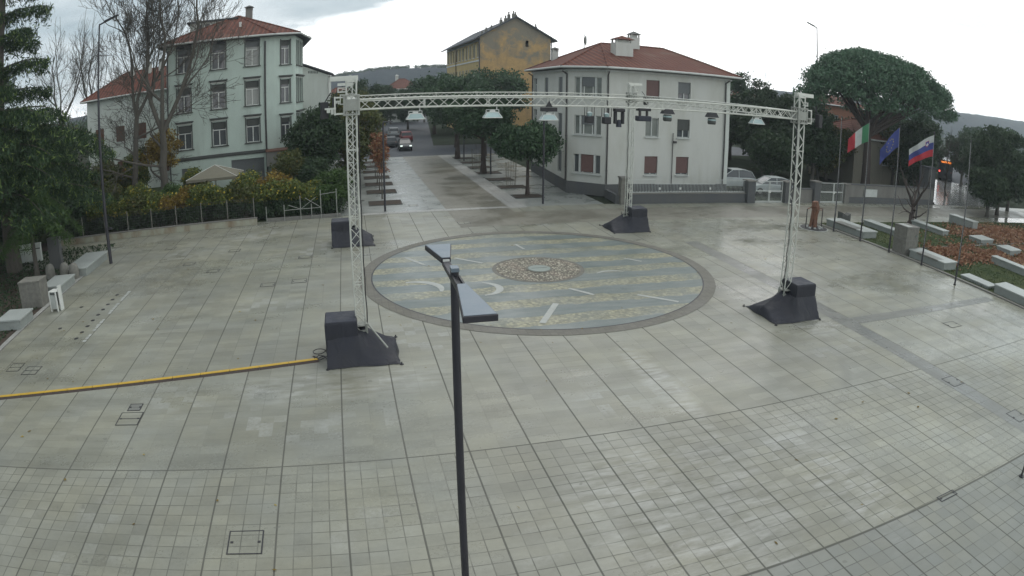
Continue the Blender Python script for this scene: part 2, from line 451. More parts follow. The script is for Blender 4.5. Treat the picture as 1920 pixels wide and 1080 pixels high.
def mat_wall(name, col, dirt=(0.2, 0.2, 0.17), amt=0.3, scale=0.7):
    t = NT(name); p = t.pos()
    a = t.noise(t.scalev(p, (1, 1, 0.35)), scale, 6, 0.62); b = t.noise(p, 25, 3); s = t.noise(t.scalev(p, (1, 1, 0.08)), 2.2, 4)
    c = t.mix(t.mr(a, 0.42, 0.72, 0, amt), col, dirt); c = t.mix(t.mr(s, 0.58, 0.75, 0, amt*0.8), c, dirt)
    return t.bsdf(c, 0.85, 0, b, 0.15, 0.01, 0.3)
def mat_yellow():
    t = NT('old_ochre_plaster'); p = t.pos(); X, Y, Z = t.xyz(p)
    a = t.noise(p, 0.45, 6, 0.65, 0.6); b = t.noise(p, 2.0, 5); s = t.noise(t.scalev(p, (1, 1, 0.15)), 0.9, 5)
    h = t.m('ADD', t.mr(Z, 9.5, 18.5, 0.0, 1.0), t.mr(a, 0.3, 0.7, -0.5, 0.5))
    c = t.mix(t.mr(b, 0.3, 0.7), (0.50, 0.33, 0.15), (0.40, 0.27, 0.13))
    c = t.mix(t.mr(h, 0.35, 0.75, 0, 0.92), c, (0.22, 0.205, 0.165))
    c = t.mix(t.mr(s, 0.55, 0.7, 0, 0.45), c, (0.17, 0.14, 0.11))
    return t.bsdf(c, 0.9, 0, b, 0.2, 0.02, 0.2)
def mat_hill(name, c1, c2):
    t = NT(name); p = t.pos()
    a = t.noise(p, 0.05, 5); b = t.noise(t.scalev(p, (1, 1, 2)), 0.35, 4)
    return t.bsdf(t.mix(t.m('ADD', t.m('MULTIPLY', a, 0.4), t.mr(b, 0.35, 0.65, 0, 0.6)), c1, c2), 0.95, 0, b, 0.5, 1.0, 0.1)
def mat_grass():
    t = NT('lawn'); p = t.pos()
    a = t.noise(p, 0.35, 5); b = t.noise(p, 14, 4)
    c = t.mix(t.mr(a, 0.35, 0.65), (0.035, 0.06, 0.022), (0.07, 0.085, 0.035)); c = t.mix(t.m('MULTIPLY', b, 0.5), c, (0.045, 0.05, 0.02))
    return t.bsdf(c, 0.95, 0, b, 0.6, 0.04, 0.15)
def mat_bark(name, c1, c2):
    t = NT(name); p = t.pos(); b = t.noise(t.scalev(p, (1, 1, 0.2)), 14, 4)
    return t.bsdf(t.mix(b, c1, c2), 0.9, 0, b, 0.5, 0.03, 0.2)

MT = dict(
 plaza=mat_plaza(), mosaic=mat_mosaic(), gravel=mat_gravel(), roof=mat_roof(), roofb=mat_roof('roof_tiles_side', ang=1.4),
 dark_slab=mat_slab('dark_band_stone', (0.135, 0.14, 0.13), (0.19, 0.19, 0.17), 0.8, 0.7, 0.36),
 ring=mat_slab('ring_stone', (0.105, 0.10, 0.082), (0.175, 0.166, 0.138), 0.24, 0.18, 0.6, jm=0.5),
 street=mat_slab('street_slabs', (0.21, 0.225, 0.21), (0.32, 0.335, 0.32), 1.449, 0.72, 0.36, xoff=-12.235),
 road=mat_slab('road_stone', (0.15, 0.14, 0.11), (0.22, 0.21, 0.175), 0.3, 0.3, 0.42, jm=0.2),
 kerb=mat_slab('rough_kerb_stone', (0.30, 0.30, 0.285), (0.42, 0.42, 0.40), 0.6, 0.35, 0.5),
 asphalt=plain('asphalt', (0.045, 0.053, 0.066), 0.72, var=0.25, scale=0.8), soil=plain('soil', (0.045, 0.032, 0.022), 0.9, var=0.4, scale=3),
 ground=plain('far_ground', (0.05, 0.06, 0.045), 1.0, var=0.3, scale=0.3, spec=0.0), grass=mat_grass(),
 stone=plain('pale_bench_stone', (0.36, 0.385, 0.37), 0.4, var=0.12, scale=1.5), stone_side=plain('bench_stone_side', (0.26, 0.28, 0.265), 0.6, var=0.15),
 inlay=plain('inlay_marble', (0.37, 0.385, 0.365), 0.45, var=0.22, scale=3), wetroad=plain('wet_road_stone', (0.24, 0.25, 0.25), 0.16, var=0.35, scale=1.2), steel=plain('brushed_steel', (0.24, 0.28, 0.26), 0.5, 0.3, var=0.1),  # wetroad: smooth and wet, its pale tone also carries painted sky glare
 alu=plain('truss_aluminium', (0.60, 0.61, 0.56), 0.42, 0.35, var=0.12, scale=4), alu_dark=plain('worn_aluminium', (0.32, 0.33, 0.30), 0.5, 0.4, var=0.2),
 cloth=plain('black_cloth', (0.022, 0.023, 0.031), 0.8, var=0.25, scale=2.0, spec=0.3), cloth_top=plain('black_box_cloth', (0.03, 0.033, 0.045), 0.5, var=0.2, scale=2),
 lamp=plain('lamp_anthracite', (0.035, 0.034, 0.042), 0.45, 0.1, var=0.1), lamp_top=plain('lamp_top_sky_tint', (0.17, 0.21, 0.25), 0.42, 0.2, var=0.08),  # lamp_top: sky reflection on the upper faces put into a paler base colour
 black=plain('black_paint', (0.02, 0.02, 0.024), 0.5, var=0.15), white=plain('white_paint', (0.62, 0.63, 0.60), 0.5, var=0.08),
 yellow=plain('cable_ramp_yellow', (0.52, 0.33, 0.03), 0.5, var=0.15), ramp=plain('cable_ramp_rubber', (0.05, 0.035, 0.03), 0.7, var=0.15),
 mint=mat_wall('mint_grey_plaster', (0.50, 0.585, 0.53), (0.34, 0.39, 0.35), 0.5), pale=mat_wall('pale_grey_plaster', (0.56, 0.565, 0.53), (0.40, 0.40, 0.34), 0.5),
 plinth=mat_wall('dark_plinth', (0.10, 0.105, 0.11), (0.14, 0.135, 0.12), 0.5), yel=mat_yellow(), yel2=mat_wall('ochre_side_plaster', (0.50, 0.38, 0.17), (0.33, 0.24, 0.12), 0.5),
 white_wall=mat_wall('white_plaster', (0.60, 0.63, 0.59), (0.35, 0.36, 0.31), 0.35), beige_wall=mat_wall('beige_plaster', (0.27, 0.25, 0.20), (0.15, 0.14, 0.11), 0.4),
 stain_wall=mat_wall('stained_concrete', (0.36, 0.36, 0.29), (0.19, 0.11, 0.06), 0.75, 1.6), concrete=mat_wall('grey_concrete', (0.20, 0.195, 0.18), (0.11, 0.10, 0.09), 0.5, 1.2),
 trim=plain('dark_window_trim', (0.07, 0.075, 0.07), 0.7, var=0.15), soffit=plain('dark_soffit', (0.06, 0.065, 0.075), 0.8), gutter=plain('pale_gutter', (0.50, 0.52, 0.50), 0.5),
 pipe=plain('dark_pipe', (0.06, 0.055, 0.055), 0.5, 0.2), shutter=plain('red_roller_shutter', (0.14, 0.078, 0.07), 0.6, scale=6), gshut=plain('grey_roller_shutter', (0.14, 0.15, 0.155), 0.6, scale=6),
 brown=plain('brown_wood', (0.13, 0.055, 0.035), 0.7), canvas=plain('beige_canvas', (0.16, 0.15, 0.112), 0.8), oldstone=plain('old_stone', (0.17, 0.165, 0.145), 0.85, var=0.35, scale=5, bump=0.6),
 rust=plain('corten', (0.16, 0.075, 0.045), 0.75, var=0.3), green_bark=mat_bark('mossy_bark', (0.07, 0.065, 0.045), (0.13, 0.115, 0.08)), bark=mat_bark('dark_bark', (0.06, 0.055, 0.048), (0.13, 0.118, 0.10)),
 pinebark=mat_bark('pine_bark', (0.04, 0.034, 0.032), (0.09, 0.07, 0.062)),
 tyre=plain('tyre', (0.02, 0.02, 0.02), 0.85), glow_w=emit('white_light', (0.85, 1.0, 0.92), 1.2), glow_r=emit('red_light', (1.0, 0.1, 0.08), 2.2), glow_o=emit('orange_display', (1.0, 0.27, 0.04), 0.9),
 terra=mat_wall('terracotta_plaster', (0.26, 0.12, 0.075), (0.17, 0.09, 0.06), 0.5), hill=mat_hill('wooded_hill', (0.022, 0.033, 0.045), (0.05, 0.062, 0.07)),  # hill: woods tinted bluish, distance haze put into the colour
 flag_g=plain('flag_green', (0.06, 0.22, 0.11), 0.7), flag_w=plain('flag_white', (0.50, 0.52, 0.50), 0.7), flag_r=plain('flag_red', (0.46, 0.04, 0.055), 0.7), flag_b=plain('flag_blue', (0.055, 0.075, 0.26), 0.7), flag_y=plain('flag_yellow', (0.6, 0.5, 0.05), 0.7),
)
def mat_cloth(name, col):
    t = NT(name); p = t.pos()
    f = t.noise(t.scalev(p, (1, 1, 0.35)), 3.2, 3, 0.5, 0.8); n_ = t.noise(p, 1.1, 3)
    c = t.mix(t.mr(n_, 0.35, 0.65), col, tuple(q*1.5 for q in col))
    return t.bsdf(c, t.mr(n_, 0.4, 0.6, 0.5, 0.75), 0, f, 0.55, 0.10, 0.35)
MT['cloth'] = mat_cloth('draped_black_cloth', (0.021, 0.022, 0.029)); MT['cloth_top'] = mat_cloth('draped_box_cloth', (0.032, 0.035, 0.047))
def mat_glass(name, col=(0.045, 0.05, 0.055), rough=0.08):
    t = NT(name); p = t.pos()
    c = t.mix(t.noise(p, 1.3, 3), col, tuple(q*2.2 for q in col))
    return t.bsdf(c, rough, 0, t.noise(p, 3.0, 2), 0.06, 0.01, 0.6)
MT['glass'] = mat_glass('window_glass'); MT['glass2'] = mat_glass('curtained_glass', (0.13, 0.14, 0.13), 0.15); MT['lens'] = mat_glass('lamp_lens', (0.22, 0.29, 0.29), 0.2)
MT['carglass'] = mat_glass('car_glass', (0.02, 0.025, 0.03), 0.06)
def mat_car(name, col):
    t = NT(name); p = t.pos(True)
    c = t.mix(t.mr(t.noise(p, 1.5, 4), 0.5, 0.8, 0, 0.25), col, (0.1, 0.09, 0.08))
    return t.bsdf(c, 0.42, 0.05, None, extra={'Coat Weight': 0.15})
LEAF = dict(
 cedar=foliage('cedar_needles', (0.012, 0.030, 0.014), (0.048, 0.088, 0.034), (0.14, 0.20, 0.055), 0.88),
 pine=foliage('stone_pine_needles', (0.048, 0.105, 0.062), (0.125, 0.205, 0.125)),
 holm=foliage('dark_evergreen_leaves', (0.024, 0.054, 0.028), (0.080, 0.136, 0.066)),
 hedge=foliage('autumn_hedge_leaves', (0.05, 0.078, 0.020), (0.15, 0.18, 0.045), (0.42, 0.34, 0.05), 0.90),
 orange=foliage('rusty_leaves', (0.12, 0.075, 0.018), (0.24, 0.17, 0.035), (0.36, 0.27, 0.05), 0.85),
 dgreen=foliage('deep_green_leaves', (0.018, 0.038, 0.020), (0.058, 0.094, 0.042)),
 bright=foliage('fresh_green_leaves', (0.03, 0.06, 0.018), (0.075, 0.13, 0.035)),
 olive=foliage('olive_leaves', (0.042, 0.056, 0.018), (0.115, 0.13, 0.04), (0.15, 0.12, 0.03), 0.92),
 red=foliage('red_fallen_leaves', (0.17, 0.085, 0.05), (0.33, 0.17, 0.10), (0.34, 0.23, 0.13), 0.85),
 autumn=foliage('pink_brown_leaves', (0.17, 0.065, 0.04), (0.28, 0.13, 0.07), (0.35, 0.25, 0.13), 0.8),
 grassb=foliage('grass_blades', (0.03, 0.055, 0.02), (0.07, 0.10, 0.035)),
)
# ================================================================== SETTING: ground
def sheet(name, polys, z, mat, kind='structure', zl=None):
    m = MB()
    for p in polys:
        m.face([(q[0], q[1], z) for q in p])
    o = m.build(name, mat); tag(o, kind=kind); return o
def rect(x0, x1, y0, y1): return [(x0, y0), (x1, y0), (x1, y1), (x0, y1)]
sheet('ground', [rect(-900, 1150, -150, 900)], -0.08, MT['ground'])
sheet('plaza', [rect(-15.0, 30.3, -12, 34.15), rect(-15.0, 110, 34.15, 41.9), rect(-21.5, -15, 34.15, 41.9)], 0.0, MT['plaza'])
sheet('street', [rect(-3.2, 17.2, 41.9, 76.6)], 0.0, MT['street'])
sheet('road', [rect(6.2, 10.35, 36.3, 76.5), [(10.35, 36.3), (110, 36.3), (110, 40.2), (10.35, 40.2)]], 0.004, MT['road'])
sheet('kerb_strip', [rect(10.35, 11.6, 41.5, 76.5)], 0.008, MT['kerb'])
sheet('crossing_strip', [rect(0.2, 10.3, 41.6, 42.2)], 0.008, MT['kerb'])
sheet('asphalt_road', [rect(-60, 60, 76.6, 90), [(4.6, 90), (11.6, 90), (30.0, 260), (12.0, 260)]], -0.02, MT['asphalt'])
sheet('garden_soil', [rect(-60, -3.2, 41.95, 76.5)], -0.02, MT['grass'])
sheet('dark_band', [rect(17.35, 18.15, 6.0, 30.5), rect(18.15, 29.2, 17.1, 17.75)], 0.004, MT['dark_slab'])
# right-hand road running off behind the park
u = Vector((0.81, 0.586)); nrm = Vector((-0.586, 0.81))
pA = Vector((56.5, 41.9)); pB = Vector((62.5, 41.9))
sheet('side_road', [[(57.5, 41.9), (66, 41.9), (85.5, 57.0), (152, 106), (332, 236), (331, 243), (166, 126), (81, 61.6)]], 0.002, MT['asphalt'])
sheet('pavement', [[(54.5, 41.95), (57.5, 41.95), (81, 61.6), (78, 64)], ], 0.004, MT['wetroad'])
sheet('wet_road', [[(57.6, 41.95), (65.9, 41.95), (85.4, 57.0), (81.1, 61.5)]], 0.006, MT['wetroad'])
sheet('lawn', [rect(30.3, 62, 26.9, 34.15), rect(30.3, 70, -12, 26.6)], 0.03, MT['grass'])
sheet('park_path', [rect(30.3, 62, 26.6, 26.9)], 0.06, MT['concrete'])
sheet('lawn', [rect(-45, -15.3, -10, 34.15), rect(-45, -21.5, 34.15, 41.9)], 0.03, MT['soil'])
k = MB(); k.box(-15.3, -15.0, -12, 34.15, -0.05, 0.04); k.build('kerb', MT['kerb'])
k = MB(); k.box(30.05, 30.3, -12, 34.2, -0.05, 0.07); k.build('kerb', MT['concrete'])
for o in COL.objects:
    if o.name.startswith('kerb'): tag(o, kind='structure')

# ------------------------------------------------------------------ round mosaic
MC = (8.0, 26.85)
mo = MB(); mo.disc((MC[0], MC[1], 0.006), 7.3, 96); mo = tag(mo.build('mosaic_pavement', MT['mosaic']), kind='structure')
m = MB(); m.disc((0, 0, 0.010), 7.84, 128, 0, 7.3)
m.v = [(a+MC[0], b+MC[1], c) for a, b, c in m.v]; m.build('stone_ring', MT['ring'], mo)
m = MB(); m.disc((MC[0], MC[1], 0.012), 7.33, 96, 0, 7.27); m.build('ring_joint', MT['black'], mo)
m = MB(); m.disc((8.05, 27.0, 0.012), 2.05, 64, 0, 1.88); m.build('centre_rim', MT['ring'], mo)
m = MB(); m.disc((8.05, 27.0, 0.016), 1.88, 64); m.build('pebble_bed', MT['gravel'], mo)
def bar(mb, a, b, wd, z):
    a = Vector(a); b = Vector(b); d = (b-a).normalized(); n = Vector((-d.y, d.x))*wd/2
    mb.face([(a.x-n.x, a.y-n.y, z), (b.x-n.x, b.y-n.y, z), (b.x+n.x, b.y+n.y, z), (a.x+n.x, a.y+n.y, z)])
for a, b, wd in (((7.37, 22.3), (6.27, 20.4), .23), ((8.46, 23.97), (9.15, 22.95), .17), ((10.86, 22.55), (12.1, 21.35), .17),
                 ((4.73, 29.7), (5.84, 28.5), .15), ((2.45, 30.35), (3.2, 28.8), .17), ((8.2, 31.7), (8.36, 30.6), .13), ((12.6, 27.9), (13.2, 27.2), .15)):
    m = MB(); bar(m, a, b, wd, 0.014); m.build('marble_inlay', MT['inlay'], mo)
for (cx, cy, r, a0, a1, wd) in ((4.9, 24.7, 0.85, -85, 70, .15), (2.3, 25.1, 1.15, -20, 100, .17), (11.0, 25.0, 1.0, 50, 130, .09)):
    m = MB(); N = 20
    for i in range(N):
        t0 = R(a0+(a1-a0)*i/N); t1 = R(a0+(a1-a0)*(i+1)/N)
        w0 = wd*(0.35+0.65*math.sin(math.pi*(i+0.0)/N)); w1 = wd*(0.35+0.65*math.sin(math.pi*(i+1.0)/N))
        m.face([(cx+(r-w0)*math.cos(t0), cy+(r-w0)*math.sin(t0), .014), (cx+(r+w0)*math.cos(t0), cy+(r+w0)*math.sin(t0), .014),
                (cx+(r+w1)*math.cos(t1), cy+(r+w1)*math.sin(t1), .014), (cx+(r-w1)*math.cos(t1), cy+(r-w1)*math.sin(t1), .014)])
    m.build('marble_inlay', MT['inlay'], mo)
t = thing('metal_disc', (8.08, 26.96, 0.016), 0, 'round metal plate set in the middle of the pebble bed', 'plaque')
m = MB(); m.lathe((0, 0, 0), [(0.50, 0), (0.50, 0.035), (0.46, 0.05), (0.0001, 0.055)], 40); m.build('plate', MT['steel'], t, off=(0, 0, 0))
m = MB(); m.lathe((0, 0, 0), [(0.60, 0), (0.60, 0.02), (0.50, 0.02)], 40); m.build('collar', MT['ring'], t, off=(0, 0, 0))
m = MB(); m.box(-0.35, 0.35, -0.012, 0.012, 0.054, 0.058); m.build('engraved_line', MT['trim'], t, off=(0, 0, 0))

# ------------------------------------------------------------------ access hatches
def hatch(x, y, w_, d_, label, plate=None, split=False, rot=0.0):
    t = thing('access_hatch', (x, y, 0.004), rot, label, 'manhole', 'access hatches set flush in the paving')
    m = MB(); g = 0.028
    for a in ((-w_/2-g, w_/2+g, -d_/2-g, -d_/2), (-w_/2-g, w_/2+g, d_/2, d_/2+g), (-w_/2-g, -w_/2, -d_/2, d_/2), (w_/2, w_/2+g, -d_/2, d_/2)):
        m.box(a[0], a[1], a[2], a[3], 0, 0.006)
    if split: m.box(-w_/2, w_/2, -0.012, 0.012, 0.003, 0.008)
    m.build('frame', MT['black'], t, off=(0, 0, 0))
    m = MB(); m.box(-w_/2, w_/2, -d_/2, d_/2, 0, 0.003); m.build('cover', plate or MT['plaza'], t, off=(0, 0, 0))
    for sx in (-1, 1):
        m = MB(); m.box(sx*w_*0.42-0.03, sx*w_*0.42+0.03, -0.03, 0.03, 0.0032, 0.009); m.build('lifting_eye', MT['black'], t, off=(0, 0, 0))
hatch(-2.72, 9.97, .68, .70, 'large square hatch in the foreground paving with dark frame, nearest to the camera')
hatch(-6.82, 15.42, .68, .70, 'square hatch split by a middle bar in front of the yellow cable ramp', split=True)
hatch(-6.83, 16.12, .38, .38, 'small dark square cover plate just behind the split hatch', MT['dark_slab'])
hatch(-13.23, 19.45, .58, .66, 'left of the two hatches side by side near the left edge of the paving', split=True)
hatch(-12.24, 19.12, .66, .66, 'right of the two hatches side by side near the left edge of the paving', split=True)
hatch(17.85, 11.45, .62, .62, 'dark framed hatch lying in the dark paving band on the right', MT['dark_slab'])
hatch(22.9, 15.5, .75, .55, 'thin framed hatch in the right paving beyond the cross band')
hatch(18.15, 8.45, .60, .62, 'hatch in the dark band at the right edge of the picture', MT['dark_slab'])
hatch(-2.49, 27.61, .62, .5, 'hatch left of the front left mast level with the mosaic centre')
hatch(-2.47, 31.78, .62, .5, 'hatch just in front of the rear left mast base')
hatch(-3.9, 27.38, .6, .5, 'hatch beside a long joint, second left of the front mast')
hatch(-8.74, 32.18, .6, .5, 'hatch in the paving right of the tall left street lamp')
hatch(-7.04, 30.42, .6, .5, 'hatch in the middle of the far left paving')
hatch(-10.92, 36.21, .6, .5, 'hatch close to the stained low wall on the left')
hatch(-6.58, 34.32, .6, .5, 'hatch in the far left paving halfway along the white wall')
hatch(4.25, 44.21, .6, .5, 'hatch beside the first left planting bed of the street')
hatch(6.59, 37.54, .7, .5, 'hatch in the paving at the mouth of the street')
hatch(12.13, 6.85, .62, .16, 'narrow slot cover touching the thick joint at lower right')
m0 = MB(); m0.lathe((0, 0, 0), [(0.10, 0), (0.10, 0.006), (0.0001, 0.006)], 16)
gl = m0.build('ground_light', MT['black']); tag(gl, 'dark round ground light set in the paving beside the broken white strip', 'ground light', 'ground lights along the white strip')
pts = [(-11.42, 22.1+0.685*i) for i in range(9)] + [(-12.83, 23.41), (-12.84, 26.11)]
for i, q in enumerate(pts):
    o = gl if i == 0 else gl.copy()
    if i: COL.objects.link(o)
    o.location = (q[0], q[1], 0.002)
m = MB()
for i in range(22):
    if i in (3, 9, 10, 16): continue
    y = 21.7+0.29*i; m.box(-10.97+0.02*(i % 3), -10.80, y, y+0.2+0.05*(i % 2), 0.001, 0.005)
tag(m.build('white_stripe', MT['inlay']), kind='structure')
# yellow cable ramp from the left edge to the black base
t = thing('cable_ramp', (-7, 17.9, 0), 0, 'long yellow topped cable ramp running across the paving to the black mast base', 'cable ramp')
A = Vector((-24.0, 13.9)); B = Vector((-12.6, 16.9)); Cc = Vector((-1.35, 18.75))
segs = [(A, B), (B, Cc)]
n = 0
for P, Q in segs:
    L = (Q-P).length; k_ = int(L/0.9); d = (Q-P).normalized(); a = math.atan2(d.y, d.x)
    for i in range(k_):
        c = P + d*(L*(i+0.5)/k_); le = L/k_-0.012
        if c.x < -17: continue
        m = MB(); w0 = 0.15
        loc = [(-le/2, -w0, 0), (le/2, -w0, 0), (le/2, w0, 0), (-le/2, w0, 0), (-le/2, -0.08, .05), (le/2, -0.08, .05), (le/2, 0.08, .05), (-le/2, 0.08, .05)]
        ca, sa = math.cos(a), math.sin(a)
        m.v = [(c.x+x_*ca-y_*sa, c.y+x_*sa+y_*ca, z_) for x_, y_, z_ in loc]
        m.f = [(4,5,6,7),(0,1,5,4),(1,2,6,5),(2,3,7,6),(3,0,4,7)]; m.mi = [0]*5
        seg = m.build('ramp_segment', MT['ramp'], t)
        m = MB(); m.obox((c.x-sa*0.015, c.y+ca*0.015, .054), (le, .14, .012), a); m.build('yellow_lid', MT['yellow'], seg)
t = thing('power_cable', (-1.3, 18.8, 0), 0, 'black power cables looping from the yellow ramp into the black mast base', 'cable')
m = MB()
for s_ in range(3):
    pp = [(-1.5+0.42*i/8, 18.73+0.12*math.sin(i*1.1+s_*1.7)+0.1*s_, 0.03+0.05*abs(math.sin(i+s_))) for i in range(9)]
    m.path(pp, 0.015, 5)
lp = [(-1.2+0.22*math.cos(a_)-0.1, 19.2+0.28*math.sin(a_), 0.05+0.02*a_) for a_ in np.linspace(0, 6.5, 18)]
m.path(lp, 0.015, 5); m.build('cable_loops', MT['black'], t)

# ------------------------------------------------------------------ stage truss rig
def truss(mb, p0, p1, sz=0.29, step=0.33, rc=0.026, rd=0.013, up=(0, 0, 1)):
    p0 = Vector(p0); p1 = Vector(p1); d = (p1-p0); L = d.length; d.normalize()
    a = Vector(up) if abs(d.z) < 0.9 else Vector((1, 0, 0)); a = (a - d*a.dot(d)).normalized(); b = d.cross(a); h = sz/2
    C = [a*h+b*h, a*h-b*h, -a*h-b*h, -a*h+b*h]
    for c in C: mb.tube(p0+c, p1+c, rc, rc, 6)
    n = max(2, int(round(L/step)))
    for k in range(4):
        c0, c1 = C[k], C[(k+1) % 4]
        for i in range(n):
            s0 = p0 + d*(L*i/n); s1 = p0 + d*(L*(i+1)/n)
            if (i+k) % 2 == 0: mb.tube(s0+c0, s1+c1, rd, rd, 4)
            else: mb.tube(s0+c1, s1+c0, rd, rd, 4)
    j = max(1, int(round(L/2.0)))
    for i in range(j+1):
        q = p0 + d*(L*i/j)
        for k in range(4):
            mb.tube(q+C[k], q+C[(k+1) % 4], 0.016, 0.016, 4)
            mb.tube(q+C[k]-d*0.05, q+C[k]+d*0.05, 0.034, 0.034, 6)
    return mb
BZ = 7.60
tw = thing('truss_mast', (0, 0, 0), 0, 'x', 'truss mast', 'masts of the stage truss frame')
m = MB(); truss(m, (0, 0, 0.25), (0, 0, 8.3)); m.build('mast', MT['alu'], tw)
m = MB(); hs = 0.21
for sx in (-1, 1):
    for sy in (-1, 1): m.box(sx*hs-0.03, sx*hs+0.03, sy*hs-0.03, sy*hs+0.03, BZ-0.30, BZ+0.30)
for z_ in (BZ-0.30, BZ+0.26):
    for s_ in (-1, 1):
        m.box(-hs-0.035, hs+0.035, s_*(hs+0.002)-0.03, s_*(hs+0.002)+0.03, z_, z_+0.05); m.box(s_*(hs+0.002)-0.03, s_*(hs+0.002)+0.03, -hs-0.035, hs+0.035, z_+0.003, z_+0.047)
for s_ in (-1, 1):
    m.box(-0.19, 0.19, s_*(hs+0.012)-0.008, s_*(hs+0.012)+0.008, BZ-0.16, BZ+0.17); m.box(s_*(hs+0.012)-0.008, s_*(hs+0.012)+0.008, -0.19, 0.19, BZ-0.16, BZ+0.17)
m.build('sleeve_block', MT['alu_dark'], tw, bevel=0.006)
m = MB()
for z_ in (BZ-0.24, BZ+0.24): m.box(-0.48, -hs, -0.17, -0.13, z_-0.02, z_+0.02); m.box(-0.48, -hs, 0.13, 0.17, z_-0.02, z_+0.02)
for y_ in (-0.15, 0.15): m.box(-0.5, -0.46, y_-0.022, y_+0.022, BZ-0.27, BZ+0.27)
m.box(-0.78, -0.45, -0.03, 0.03, BZ-0.1, BZ-0.05); m.box(-0.72, -0.62, -0.05, 0.05, BZ-0.19, BZ-0.06); m.box(-0.60, -0.52, -0.05, 0.05, BZ-0.24, BZ-0.10)
m.build('outrigger_bracket', MT['alu'], tw)
m = MB(); m.box(-0.62, 0.20, -0.10, 0.10, 8.32, 8.46); m.box(-0.17, 0.17, -0.17, 0.17, 8.27, 8.318); m.box(-0.05, 0.0, -0.12, -0.1, 8.3, 8.48); m.tube((0.1, -0.12, 8.39), (0.1, 0.12, 8.39), 0.06, 0.06, 12)
m.build('head_arm', MT['alu'], tw, bevel=0.005)
m = MB(); m.box(-0.38, -0.15, -0.04, 0.04, 7.98, 8.02); m.box(-0.38, -0.15, -0.04, 0.04, 8.10, 8.13); m.box(-0.40, -0.37, -0.04, 0.04, 7.98, 8.13); m.build('stub', MT['alu'], tw)
m = MB(); m.obox((-0.80, 0.25, BZ-0.12), (0.22, 0.2, 0.5), 0.2); m.tube((-0.80, .25, BZ+0.1), (-0.60, .1, BZ+0.4), 0.02, 0.02, 5); m.build('chain_hoist', MT['black'], tw, bevel=0.02)
m = MB(); m.path([(0.22, 0.12, 0.9+0.5*i) if i % 2 else (0.20, 0.14, 0.9+0.5*i) for i in range(14)], 0.018, 5); m.build('cable', MT['black'], tw)
MASTS = [(0.08, 19.1, 0, 'front left truss mast, nearest the yellow cable ramp'), (15.62, 19.1, math.pi, 'front right truss mast on the right of the mosaic'),
         (0.05, 34.2, 0, 'rear left truss mast hidden behind the front left one'), (15.50, 34.1, math.pi, 'rear right truss mast in front of the railing of the white house')]
for i, (x_, y_, r_, lb) in enumerate(MASTS):
    o = tw if i == 0 else copy_tree(tw)
    place(o, (x_, y_, 0), r_, lb)
def beam(a, b, lb):
    t = thing('truss_beam', ((a[0]+b[0])/2, (a[1]+b[1])/2, BZ), 0, lb, 'truss beam', 'horizontal beams of the stage truss frame')
    d = (Vector(b)-Vector(a)).normalized()*0.24
    m = MB(); truss(m, Vector(a)+d, Vector(b)-d); m.build('lattice', MT['alu'], t)
f0, f1, b0, b1 = (0.08, 19.1, BZ), (15.62, 19.1, BZ), (0.05, 34.2, BZ), (15.50, 34.1, BZ)
beam(f0, f1, 'front truss beam that carries the row of stage lights'); beam(b0, b1, 'rear truss beam seen behind the front one')
beam(f0, b0, 'left truss beam running back from the front left mast'); beam(f1, b1, 'right truss beam running back from the front right mast')
